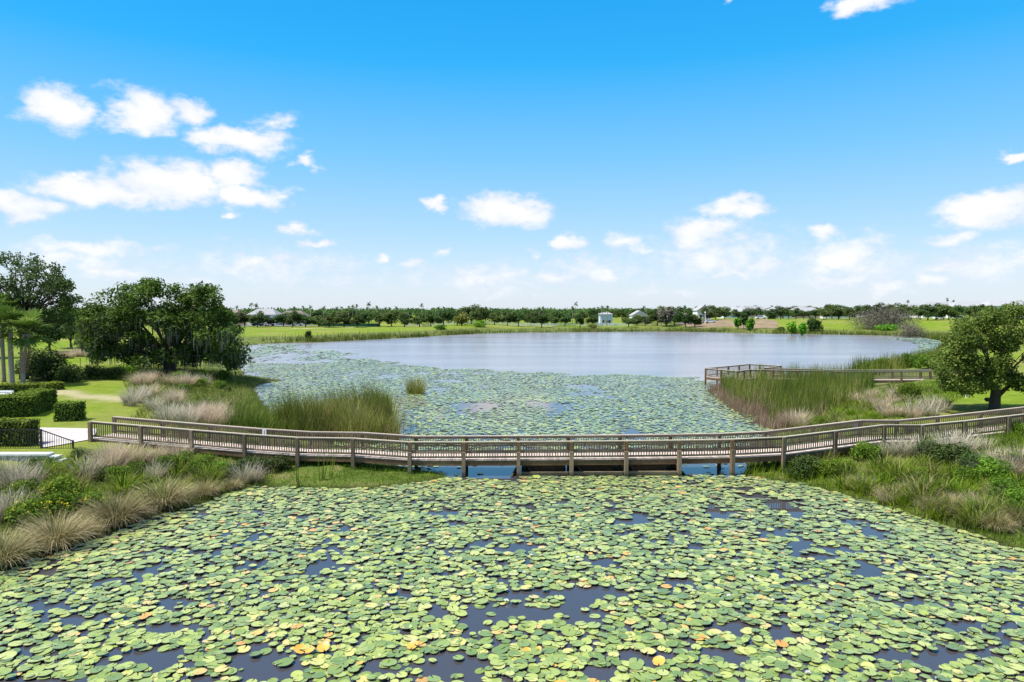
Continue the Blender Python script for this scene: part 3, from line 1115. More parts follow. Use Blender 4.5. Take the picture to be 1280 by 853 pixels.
blade_field('straw_blades', x, y, 1.4, 2.3, .05, M['reed_olive'], 'yellowish blades scattered through the right cattails', 'reeds', .3, .3, None, 3)
# lone clump in the lily field
c = G(520, 492.5)
me = clump_mesh('reed_clump', 420, .85, 1.3, 2.1, .04, .18, .15, 3)
tag(link('reed_clump', me, M['reed_olive'], None, (c.x, c.y, -.1)), 'lone round brown-green reed clump standing amid the lily field', 'reeds')
P = pxp([(488, 508), (512, 512), (535, 510), (528, 500), (495, 499)])
x, y = scatter(P, 26)
blade_field('dead_reeds', x, y, .3, .7, .03, M['reed_dead'], 'flattened pinkish dead reeds beside the lone clump', 'reeds', .5, .6, None, 2)
# cattail bed right, before the pier
P = pxp([(900, 484), (905, 497), (930, 512), (965, 530), (1010, 530), (1060, 512), (1095, 492), (1085, 480), (1000, 477), (930, 478)])
x, y = scatter(P, 46, lambda x, y: .12 + 1.0 * (fbm(x * .55, y * .55, 50) > .42))
blade_field('cattail_bed', x, y, 1.5, 2.35, .045, M['reed'], 'dense tall green cattails in front of the fishing pier', 'cattails', .14, .2, None, 3)
P = pxp([(884, 490), (895, 500), (925, 520), (955, 537), (990, 538), (980, 526), (940, 512), (910, 497), (900, 484)])
x, y = scatter(P, 80, lambda x, y: .3 + .9 * (fbm(x * .6, y * .6, 52) > .42))
blade_field('dead_reeds', x, y, .7, 1.35, .04, M['reed_dead'], 'brown dead reed fringe at the water edge of the right cattails', 'reeds', .2, .2, None, 2)
P = pxp([(1052, 466), (1075, 461), (1135, 456), (1168, 446), (1190, 450), (1190, 468), (1100, 474)])
x, y = scatter(P, 16)
blade_field('cattail_bed', x, y, 1.0, 2.0, .06, M['reed'], 'green marsh plants on the point beyond the fishing pier', 'cattails', .2, .3, None, 2)
P = pxp([(985, 462), (1050, 462), (1060, 468), (985, 468)])
x, y = scatter(P, 2.5)
blade_field('sparse_reeds', x, y, .9, 1.6, .04, M['reed'], 'thin reeds rising from open water beyond the pier walkway', 'reeds', .1, .1, None, 2)


# ------------------------------------------------------------------ lily pads
def pad_geo(n):
    """unit pad outlines: notch at angle 0"""
    a = np.linspace(.16, 2 * np.pi - .16, n)
    return a


def pads_mesh(name, x, y, r, segs, z=None, rnd=None, curl=None, tilt=.05, rim=0.0):
    n = len(x)
    a = pad_geo(segs)
    rot = rng.uniform(0, 2 * np.pi, n)
    if z is None:
        z = rng.uniform(.015, .05 + rim * 1.2, n)
    el = rng.uniform(.88, 1.0, n)
    wob = 1 + rng.normal(0, .035, (n, segs))
    ca, sa = np.cos(a)[None] * wob, np.sin(a)[None] * wob
    lx, ly = r[:, None] * ca, r[:, None] * sa * el[:, None]
    if curl is None:
        curl = rng.random(n) ** 4 * .16
    up = curl[:, None] * r[:, None] * (np.cos(a[None] - rng.uniform(0, 6.28, n)[:, None]) * .5 + .6)
    tx, ty = rng.normal(0, tilt, n), rng.normal(0, tilt, n)
    X = x[:, None] + lx * np.cos(rot)[:, None] - ly * np.sin(rot)[:, None]
    Y = y[:, None] + lx * np.sin(rot)[:, None] + ly * np.cos(rot)[:, None]
    Z = np.maximum(z[:, None] + up + (X - x[:, None]) * tx[:, None] + (Y - y[:, None]) * ty[:, None], .004)
    V = np.zeros((n, segs + 1, 3))
    V[:, 0] = np.stack([x, y, z - .004], 1)
    V[:, 1:] = np.stack([X, Y, Z], 2)
    b = np.arange(n)[:, None] * (segs + 1)
    F = np.concatenate([np.stack([b[:, 0], b[:, 0] + k, b[:, 0] + k + 1], 1) for k in range(1, segs)])
    if rnd is None:
        rnd = rng.random(n)
    rr = np.repeat(rnd, segs + 1)
    t = np.ones((n, segs + 1))
    t[:, 0] = 0
    V, t = V.reshape(-1, 3), t.ravel()
    if rim:          # leaf margin in its dark underside colour, which also paints the rim shadow
        c = np.stack([x, y], 1)[:, None, :]
        top = np.stack([X, Y, Z], 2)
        low = top.copy()
        low[:, :, :2] = c + (top[:, :, :2] - c) * .985
        low[:, :, 2] = np.maximum(top[:, :, 2] - rim, .001)
        o = len(V)
        V = np.concatenate([V, top.reshape(-1, 3), low.reshape(-1, 3)])
        b = o + np.arange(n)[:, None] * segs
        m = n * segs
        Q = np.concatenate([np.stack([b[:, 0] + k, b[:, 0] + k + m, b[:, 0] + k + 1 + m, b[:, 0] + k + 1], 1) for k in range(segs - 1)])
        t = np.concatenate([t, np.full(2 * m, 2.0)])
        rr = np.concatenate([rr, np.tile(np.repeat(rnd, segs), 2)])
        return np_mesh(name, V, [F, Q], {'rnd': rr, 'tip': t})
    return np_mesh(name, V, F, {'rnd': rr, 'tip': t})


def jitter_grid(x0, x1, y0, y1, s, j=.5):
    gx = np.arange(x0, x1, s)
    gy = np.arange(y0, y1, s * .866)
    X, Y = np.meshgrid(gx, gy)
    X[1::2] += s / 2
    X, Y = X.ravel(), Y.ravel()
    return X + rng.uniform(-j, j, X.shape) * s, Y + rng.uniform(-j, j, Y.shape) * s


def make_pads():
    x, y = jitter_grid(-30, 34, 7, 35.2, .208, .62)
    sd = shore_sd(x, y)
    hole = fbm(x * .38, y * .5, 71, 3)
    fine = fbm(x * .95, y * 1.35, 77, 3)
    # the pad cover is closed near the banks and the boardwalk, broken in the middle
    edge = sstep(-4.5, -.5, sd) * .10 + sstep(31, 34, y) * .05
    p = sstep(.29, .48, hole * .2 + fine * .8 + edge)
    k = (sd < -.05) & (rng.random(len(x)) < p * .95 + .01)
    # open water slot left of the weir, and clear strip right of it
    slot = in_poly(x, y, pxp([(556, 597), (648, 603), (652, 578), (556, 580)])) | in_poly(x, y, pxp([(852, 594), (925, 597), (930, 575), (850, 578)]))
    k &= ~(slot & (rng.random(len(x)) < .93))
    k &= ~in_poly(x, y, [(BF[8].x - .5, BF[8].y - .05), (BF[11].x + .5, BF[8].y - .05), (BF[11].x + .5, 38), (BF[8].x - .5, 38)])
    x, y = x[k], y[k]
    r = np.clip(rng.normal(.134, .033, len(x)), .055, .205)
    rnd = np.clip(rng.beta(1.0, 1.1, len(x)) * .90 + (fbm(x * .5, y * .5, 80) - .5) * .3, 0, .90)
    yel = rng.random(len(x))
    patch = fbm(x * .35, y * .35, 90)
    lim = .03 + .07 * (patch > .53)
    rnd = np.where(yel < lim, rng.uniform(.90, .985, len(x)), rnd)
    # which pads show largest: nearest to the camera inside the frame
    px = 640 + FPX * x / y
    d = np.hypot(x, y)
    inside = (px > 12) & (px < 1268) & (d > 16.0) & (y > 15.75)
    order = np.argsort(np.where(inside, d, 1e9))[:300]
    rest = np.ones(len(x), bool)
    rest[order] = False
    me = pads_mesh('lily_pads', x[rest], y[rest], r[rest], 11, rnd=rnd[rest], tilt=.06, rim=.024)
    tag(link('lily_pads', me, M['pad']), 'crowded green and yellowing lily pads covering the near pond', 'lily pads', kind='stuff')
    # individuals: shared meshes by colour class
    cls = {}
    grn = []
    for q in range(14):
        grn.append(pads_mesh('lily_pad', np.zeros(1), np.zeros(1), np.ones(1) * .155, 22, rim=.02, z=np.array([.024]), rnd=np.array([.08 + .055 * q]),
                             curl=np.array([.02 + .012 * (q % 6)]), tilt=.035))
    yl = [pads_mesh('lily_pad', np.zeros(1), np.zeros(1), np.ones(1) * .155, 22, rim=.02, z=np.array([.024]), rnd=np.array([.90 + .009 * q]), curl=np.array([.05 + .05 * (q % 3)])) for q in range(4)]
    og = [pads_mesh('lily_pad', np.zeros(1), np.zeros(1), np.ones(1) * .155, 22, rim=.02, z=np.array([.024]), rnd=np.array([.965 + .008 * q]), curl=np.array([.5])) for q in range(2)]
    for k in order:
        v = rnd[k]
        if v < .89:
            me = grn[int(np.clip((v - .08) / .055, 0, 13))]
            lab, grp = 'single round green lily pad with a narrow notch floating near the open dark water', 'green lily pads on the near pond'
        elif v < .96:
            me = random.choice(yl)
            lab, grp = 'single yellowing lily pad floating among green pads', 'yellowing lily pads on the near pond'
        else:
            me = random.choice(og)
            lab, grp = 'single curled orange lily pad decaying among green pads', 'orange lily pads on the near pond'
        o = link('lily_pad', me, M['pad'], None, (x[k], y[k], random.uniform(.0, .045)), rz=random.uniform(0, 6.28), scale=r[k] / .155)
        tag(o, lab, 'lily pad', grp)
    # pads behind the boardwalk
    x, y = jitter_grid(-66, 34, 36, 106, .315, .62)
    edge_px = pxp([(300, 470), (300, 440), (318, 432), (350, 433), (405, 440), (480, 452), (560, 461), (640, 466.5), (720, 469), (820, 469), (884, 474)])
    P = edge_px + pxp([(900, 500), (945, 530), (1000, 545), (960, 580), (930, 600), (500, 600), (300, 580)])
    wx = x + (fbm(x * .22, y * .22, 95) - .5) * 9
    wy = y + (fbm(x * .22, y * .22, 97) - .5) * 14
    k = in_poly(wx, wy, P)
    sd = shore_sd(x, y)
    hole = fbm(x * .25, y * .2, 101, 4)
    p = sstep(.24, .46, hole + (fbm(x * 1.3, y * 1.3, 103, 2) - .5) * .35)
    k &= (sd < -.1) & (rng.random(len(x)) < p * .93 + .05)
    k &= ~((y < 38.5) & (x > -4) & (x < 1.2) & (rng.random(len(x)) < .85))
    k &= ~((y < 37.5) & (x > 8) & (x < 13) & (rng.random(len(x)) < .85))
    x, y = x[k], y[k]
    r = np.clip(rng.normal(.165, .03, len(x)), .08, .26)
    rnd = np.clip(rng.beta(2, 2, len(x)) * .9 + (fbm(x * .3, y * .3, 105) - .5) * .3, 0, .95)
    curl = np.where(rng.random(len(x)) < .06, rng.uniform(.15, .4, len(x)), rng.random(len(x)) ** 3 * .12)
    me = pads_mesh('lily_pads', x, y, r, 8, rnd=rnd, curl=curl, tilt=.05)
    tag(link('lily_pads', me, M['pad']), 'pale sheet of lily pads between boardwalk and open lake', 'lily pads', kind='stuff')
    # far left tongue of the field
    x, y = jitter_grid(-80, -10, 106, 170, .65, .6)
    wx = x + (fbm(x * .1, y * .1, 107) - .5) * 10
    wy = y + (fbm(x * .1, y * .1, 109) - .5) * 22
    k = in_poly(wx, wy, P) & (shore_sd(x, y) < -.2) & (rng.random(len(x)) < sstep(.25, .5, fbm(x * .12, y * .1, 111)) * .93)
    x, y = x[k], y[k]
    me = pads_mesh('lily_pads', x, y, np.clip(rng.normal(.34, .06, len(x)), .2, .6), 8, rnd=rng.beta(2, 2, len(x)) * .9, tilt=.06)
    tag(link('lily_pads', me, M['pad']), 'lily pads in the narrow tongue along the far left bank', 'lily pads', kind='stuff')
    x, y = jitter_grid(70, 140, 110, 200, .9, .6)
    P2 = pxp([(1000, 419.5), (1100, 422), (1140, 428), (1150, 434), (1145, 441), (1120, 450), (1200, 450), (1200, 415), (1000, 415)])
    k = in_poly(x, y, P2) & (shore_sd(x, y) < -.2)
    x, y = x[k], y[k]
    me = pads_mesh('lily_pads', x, y, np.clip(rng.normal(.48, .06, len(x)), .2, .7), 8, rnd=rng.beta(2, 2, len(x)) * .9, tilt=.06)
    tag(link('lily_pads', me, M['pad']), 'pale lily pads filling the cove on the far right bank', 'lily pads', kind='stuff')


make_pads()


def make_flowers():
    m = MB()
    for ring, (n, rr, tl) in enumerate(((8, .055, .35), (7, .045, .8), (5, .03, 1.2))):
        for k in range(n):
            a = 2 * math.pi * k / n + ring * .4
            d = Vector((math.cos(a) * math.cos(tl), math.sin(a) * math.cos(tl), math.sin(tl)))
            s = Vector((-math.sin(a), math.cos(a), 0)) * .014
            b = Vector((0, 0, .03))
            i = len(m.v)
            m.v += [tuple(b), tuple(b + d * rr * .6 + s), tuple(b + d * rr * 1.25), tuple(b + d * rr * .6 - s)]
            m.f.append((i, i + 1, i + 2, i + 3))
    me = m.mesh('petals')
    mp = me.copy()
    me.materials.append(M['petal'])
    mp.materials.append(M['petal_pink'])
    cm = MB().tube([(0, 0, -.02), (0, 0, .03), (0, 0, .045)], [.008, .02, .012], 6).mesh('flower_centre')
    cm.materials.append(M['flower_yellow'])
    spots = [(633, 754), (788, 741), (655, 719), (664, 697), (484, 760), (575, 608), (632, 617), (178, 681), (940, 725), (1158, 725), (1010, 845), (911, 748), (722, 700)]
    for i, s in enumerate(spots + [(146, 675)]):
        p = G(*s)
        o = empty('water_lily', (p.x, p.y, .03), random.uniform(0, 6), 1.25)
        pink = i == len(spots)
        link('petals', mp if pink else me, None, o)
        link('flower_centre', cm, None, o)
        if pink:
            tag(o, 'pink water lily bloom floating off the cordgrass bank', 'flower')
        else:
            tag(o, 'small white water lily bloom open among the lily pads', 'flower', 'white water lilies on the pond')


make_flowers()


# ------------------------------------------------------------------ trees
def leaf_cloud(C, S, n_each, size, upb=.45, seed_r=None, lw=.55):
    """C: clump centres (m,3), S: clump sigma (m,3). Returns V,F,rnd of leaf rhombi"""
    m = len(C)
    n = m * n_each
    idx = np.repeat(np.arange(m), n_each)
    g = rng.normal(0, 1, (n, 3))
    g /= np.maximum(np.linalg.norm(g, axis=1, keepdims=True), 1e-6)
    g *= (rng.random(n) ** .45)[:, None] * 1.5
    p = C[idx] + g * S[idx]
    nr = rng.normal(0, 1, (n, 3)) + g * .5
    nr[:, 2] = np.abs(nr[:, 2]) + upb
    nr /= np.linalg.norm(nr, axis=1, keepdims=True)
    t = np.cross(nr, rng.normal(0, 1, (n, 3)))
    t /= np.maximum(np.linalg.norm(t, axis=1, keepdims=True), 1e-6)
    b = np.cross(nr, t)
    sz = size * rng.uniform(.6, 1.4, n)[:, None]
    fold = nr * sz * .12
    V = np.stack([p - t * sz, p + b * sz * lw + fold, p + t * sz, p - b * sz * lw + fold], 1).reshape(-1, 3)
    F = np.arange(4 * n).reshape(n, 4)
    cr = rng.random(m)
    r = np.clip(cr[idx] * .45 + rng.random(n) * .55, 0, 1)
    return V, F, np.repeat(r, 4)


def crown_points(m, rx, ry, rz, zc, hollow=.35, flat=.0, seed=0):
    out = []
    while len(out) < m:
        v = rng.uniform(-1, 1, 3)
        d = np.linalg.norm(v)
        if d > 1 or d < hollow:
            continue
        if v[2] < -.75 + flat:
            continue
        # lumpy outline
        lim = .68 + .5 * vnoise(math.atan2(v[1], v[0]) * 1.7 + 9, v[2] * 2.2 + 5, seed)
        if d > lim:
            continue
        out.append((v[0] * rx, v[1] * ry, zc + v[2] * rz))
    return np.array(out)


def limb_path(a, b, sag=.12):
    a, b = Vector(a), Vector(b)
    m = a.lerp(b, .5) + Vector((random.uniform(-1, 1), random.uniform(-1, 1), random.uniform(.1, 1))) * ((b - a).length * sag)
    pts = []
    for i in range(5):
        t = i / 4
        pts.append(a * (1 - t) ** 2 + m * 2 * t * (1 - t) + b * t * t)
    return pts


def tree_meshes(name, C, S, n_each, size, trunk_h, trunk_r, lmat, limbs=10, lean=(0, 0), upb=.45, bark=None, forks=1):
    V, F, r = leaf_cloud(C, S, n_each, size, upb)
    crown = np_mesh('crown', V, F, {'rnd': r, 'tip': r})
    crown.materials.append(lmat)
    tb = MB()
    top = Vector((lean[0], lean[1], trunk_h))
    tb.tube([(0, 0, -.3), (0.02, 0, .1), tuple(top * .5 + Vector((.05 * trunk_h * random.uniform(-1, 1), 0, 0))), tuple(top)],
            [trunk_r * 1.45, trunk_r * 1.1, trunk_r * .9, trunk_r * .78], 9)
    pick = np.argsort(rng.random(len(C)))[:limbs]
    for k in pick:
        s = top * random.uniform(.72, .98)
        rr = trunk_r * random.uniform(.3, .5)
        tb.tube(limb_path(s, C[k]), [rr, rr * .8, rr * .55, rr * .38, rr * .15], 6)
    tm = tb.mesh('trunk', True)
    tm.materials.append(bark or M['bark'])
    return crown, tm


def put_tree(name, meshes, loc, rz, scale, label, cat, group=None):
    o = empty(name, loc, rz, scale)
    link('crown', meshes[0], None, o)
    link('trunk', meshes[1], None, o)
    tag(o, label, cat, group)
    return o


def make_far_trees():
    kinds = []
    for k in range(6):
        C = crown_points(18, 2.6, 2.6, 2.5, 3.4, .2, .05, k)
        S = np.full((18, 3), .72) * rng.uniform(.8, 1.3, (18, 1))
        S[:, 2] *= .8
        kinds.append(tree_meshes('far', C, S, 130, .24, 1.5, .16, M['far_leaf'], 7))
    # row along the far bank, by picture column (feet) and distance
    x = 290.0
    while x < 880:
        Y = random.uniform(240, 262) * FARK
        p = PY(x, 405, Y)
        s = random.uniform(.95, 1.22) * (.9 if x > 640 else 1.0)
        if not 748 < x < 772:
            put_tree('shade_tree', random.choice(kinds), (p.x, Y, HZ(p.x, Y)), random.uniform(0, 6), (s * random.uniform(1.0, 1.5), s * 1.2, s * random.uniform(.72, 1.12)),
                     'dark green round-crowned tree in the long row across the lake', 'tree', 'trees in the row across the lake')
        x += random.uniform(10, 19)
    x = 284.0
    while x < 1300:
        Y = random.uniform(330, 420) * FARK
        p = PY(x, 395, Y)
        s = random.uniform(.95, 1.22)
        put_tree('shade_tree', random.choice(kinds), (p.x, Y, HZ(p.x, Y)), random.uniform(0, 6), (s * 1.6, s, s * random.uniform(.85, 1.0)),
                 'distant tree standing behind the lakeside tree row', 'tree', 'trees behind the lakeside row')
        x += random.uniform(9, 16)
    x = 884.0
    while x < 1040:
        Y = random.uniform(272, 292) * FARK
        p = PY(x, 400, Y)
        s = random.uniform(.8, 1.15)
        put_tree('shade_tree', random.choice(kinds), (p.x, Y, HZ(p.x, Y)), random.uniform(0, 6), (s * 1.35, s, s * random.uniform(.8, 1.)),
                 'green tree in front of the houses beyond the dirt field', 'tree', 'trees before the houses beyond the dirt field')
        x += random.uniform(9, 16)
    for x, y, Y, s in ((1048, 400, 262, 1.25), (1062, 401, 255, 1.0), (1085, 402, 250, 1.2), (1040, 396, 290, 1.3), (1120, 401, 265, 1.3), (1150, 401, 258, 1.2),
                       (1160, 402, 246, 1.25), (1186, 402, 244, 1.2), (1178, 398, 275, 1.3), (1205, 399, 285, 1.2), (1225, 399, 275, 1.3), (1240, 398, 280, 1.3), (1260, 398, 270, 1.3), (1280, 398, 270, 1.3),
                       (1030, 400, 262, .9), (1095, 395, 290, 1.4), (1135, 395, 290, 1.3), (1075, 394, 290, 1.3), (1110, 392, 290, 1.4), (1170, 400, 265, 1.2), (1196, 401, 262, 1.2), (1215, 402, 250, 1.1)):
        Y *= FARK
        p = PY(x, y, Y)
        put_tree('shade_tree', random.choice(kinds), (p.x, Y, HZ(p.x, Y)), random.uniform(0, 6), (s * 1.25, s, s * .85),
                 'green tree on the sloping lawn below the grey rooftops', 'tree', 'trees on the far right lawn')
    for k in range(16):
        x = -90 + k * 24 + random.uniform(-8, 8)
        Y = random.uniform(190, 235)
        p = PY(x, 405, Y)
        s = random.uniform(1., 1.3)
        put_tree('shade_tree', random.choice(kinds), (p.x, Y, HZ(p.x, Y)), random.uniform(0, 6), s,
                 'distant lawn tree glimpsed behind the mossy oak', 'tree', 'trees beyond the mossy oak')
    for x, y, Y, q in ((62, 425, 112, 1.25), (88, 425, 124, 1.1), (124, 428, 108, 1.1), (-20, 430, 100, 1.3), (-110, 440, 84, 1.4), (-190, 440, 96, 1.4), (-260, 440, 80, 1.3), (-340, 440, 105, 1.4)):
        p = PY(x, y, Y)
        put_tree('shade_tree', random.choice(kinds), (p.x, Y, HZ(p.x, Y)), random.uniform(0, 6), q,
                 'mid-distance tree on the lawn between the palms and the mossy oak', 'tree', 'lawn trees behind the palms')
    # bushes and young trees of their own look on the far bank
    def bush(name, px, py, w, h, mat, lab, cat='bush', n=9, stem=.25, size=.28, each=70):
        p = gp(px, py)
        k = p.y / FPX
        W, Hh = w * k / 2, h * k
        C = crown_points(n, W * .72, W * .6, Hh * (.36 if stem else .42), Hh * (stem + .5 * (1 - stem) if stem else .38), .1, .0, px)
        S = np.full((n, 3), 1.) * np.array([W * .36, W * .34, Hh * .20])
        m = tree_meshes(name, C, S, each, size * max(W, Hh) / 3, Hh * max(stem, .1) + .1, .04 * W + .04, M[mat], 5)
        put_tree(name, m, p, 0, 1, lab, cat)
    bush('round_bush', 577, 408.5, 24, 15, 'olive_leaf', 'rounded olive bush with clear stems on the far lawn', n=12, stem=.2)
    bush('round_bush', 685, 405.5, 21, 11, 'olive_leaf', 'low rounded bush alone on the far lawn', n=12, stem=.15)
    bush('green_bush', 600, 413.5, 20, 9, 'bright_leaf', 'fresh green bush at the far water edge', n=9, stem=0)
    bush('willow_bush', 833, 408.5, 26, 22, 'grey_leaf', 'grey-green spreading willow on the far shore', 'tree', n=14, stem=.2)
    for px, w, h, q in ((923, 10, 15, 'shorter'), (937, 12, 17, 'taller')):
        bush('cypress_tree', px, 405.5, w, h, 'bright_leaf', q + ' bright green cypress of the pair beside the dirt field', 'tree', n=10, stem=.15)
    bush('cypress_tree', 929.5, 404.5, 10, 18, 'far_leaf', 'darker cypress between the bright cypress pair', 'tree', n=10, stem=.15)
    bush('cypress_tree', 990, 408, 14, 16, 'bright_leaf', 'bushy bright green young cypress beside the clipped hedge', 'tree', n=10, stem=.1)
    bush('cypress_tree', 1004, 408, 11, 17, 'bright_leaf', 'narrow bright green young cypress before a dark bush', 'tree', n=10, stem=.1)
    bush('dark_bush', 966, 403.5, 13, 10, 'dark_shrub', 'dark round bush on the dirt field edge', n=9, stem=0)
    bush('dark_bush', 1019, 405.5, 20, 18, 'dark_shrub', 'dark bushy tree beside the young cypresses', 'tree', n=12, stem=0)
    bush('grey_thicket', 1101, 415.5, 80, 29, 'grey_leaf', 'large grey-purple leafless thicket on the right shore', 'thicket', n=40, stem=0, size=.05, each=420)
    bush('grey_thicket', 1136, 413, 48, 22, 'grey_leaf', 'smaller grey twiggy thicket beside the large one', 'thicket', n=18, stem=0, size=.07, each=260)
    bush('green_bush', 1108, 417, 34, 9, 'bright_leaf', 'low bright green bush before the grey thicket', n=14, stem=0, size=.16)
    bush('green_bush', 1142, 415.5, 20, 9, 'olive_leaf', 'yellow-green bush at the end of the grey thicket', n=10, stem=0, size=.2)
    bush('dark_bush', 741, 411.5, 18, 5, 'olive_leaf', 'flat dark bush on the far shore below the pale blue house', n=8, stem=0)
    bush('dark_bush', 386, 426, 9, 11, 'dark_shrub', 'small upright dark bush on the left far bank', n=7, stem=0)
    bush('dark_bush', 552, 416, 22, 7, 'shrub_leaf', 'low green bush at the far water edge left of the olive bush', n=9, stem=0)
    # a hedge by the dirt field
    bush('low_hedge', 976, 406.5, 14, 4.5, 'dark_shrub', 'low clipped dark hedge by the young cypresses', 'hedge', n=12, stem=0)


make_far_trees()


def distant_wood():
    n = 1300
    th = np.radians(rng.uniform(-60, 60, n))
    d = rng.uniform(480, 1100, n)
    h = rng.uniform(5.5, 7.8, n) + d * .0008
    C = np.stack([np.sin(th) * d, np.cos(th) * d, h * .55 + 1.5], 1)
    S = np.stack([h * .55, h * .55, h * .33], 1)
    V, F, r = leaf_cloud(C, S, 70, 1.0, .5)
    tag(link('distant_wood', np_mesh('distant_wood', V, F, {'rnd': r, 'tip': r}), M['far_leaf']), 'low band of distant woodland along the horizon', 'woodland', kind='stuff')


distant_wood()


def far_palm_mesh(h):
    tb = MB()
    tb.tube([(0, 0, -.3), (.1, 0, h * .5), (.05, 0, h)], [.17, .13, .12], 7)
    tm = tb.mesh('trunk', True)
    tm.materials.append(M['palm_bark'])
    m = MB()
    for k in range(26):
        a = random.uniform(0, 6.28)
        e = random.uniform(-.6, 1.2)
        L = random.uniform(1.3, 1.7)
        w = random.uniform(.16, .3)
        s = Vector((-math.sin(a), math.cos(a), 0)) * w
        pts = []
        p = Vector((.05, 0, h))
        for i in range(4):
            pts.append(p.copy())
            ee = e - i * .35
            p = p + Vector((math.cos(a) * math.cos(ee), math.sin(a) * math.cos(ee), math.sin(ee))) * (L / 3)
        b = len(m.v)
        for i, q in enumerate(pts):
            f = (.25, 1, 1, .3)[i]
            m.v += [tuple(q - s * f), tuple(q + s * f)]
        for i in range(3):
            m.f.append((b + 2 * i, b + 2 * i + 1, b + 2 * i + 3, b + 2 * i + 2))
    cm = m.mesh('fronds')
    at = cm.attributes.new('rnd', 'FLOAT', 'POINT')
    at.data.foreach_set('value', np.repeat(rng.random(26) * .6, 8).astype(np.float32))
    cm.materials.append(M['palm_leaf'])
    return cm, tm


def make_far_palms():
    kinds = [far_palm_mesh(h) for h in (8.0, 8.6, 7.6)]
    for x, top, Y in ((296, 382, 330), (314, 378, 300), (320, 380, 300), (368, 383, 300), (379, 385, 300), (388, 384, 310), (405, 385, 310), (421, 383, 310), (427, 383, 310), (436, 385, 310),
                      (441, 382, 310), (446, 383, 310), (461, 378, 300), (471, 382, 330), (482, 385, 320), (487, 384, 320), (495, 385, 330), (510, 385, 330), (527, 382, 310), (548, 384, 310), (555, 383, 310),
                      (565, 386, 310), (590, 385, 320), (634, 385, 320), (674, 384, 300), (679, 383, 310), (716, 384, 290), (720, 380, 290), (753, 385, 268), (759, 382, 266), (748, 386, 300), (856, 383, 300),
                      (881, 383, 330), (892, 384, 330), (805, 383, 330), (974, 385, 340), (1135, 376, 420), (1184, 375, 420), (1192, 376, 420), (965, 382, 380)):
        Y *= FARK
        p = PY(x, top - 1, Y)
        z = HZ(p.x, Y)
        s = max(.6, (p.z - z) / 8.9)
        o = empty('palm_tree', (p.x, Y, z), random.uniform(0, 6), (.95, .95, s))
        k = random.choice(kinds)
        link('fronds', k[0], None, o)
        link('trunk', k[1], None, o)
        tag(o, 'small distant palm rising above the tree row across the lake', 'palm', 'palms on the far skyline')


make_far_palms()


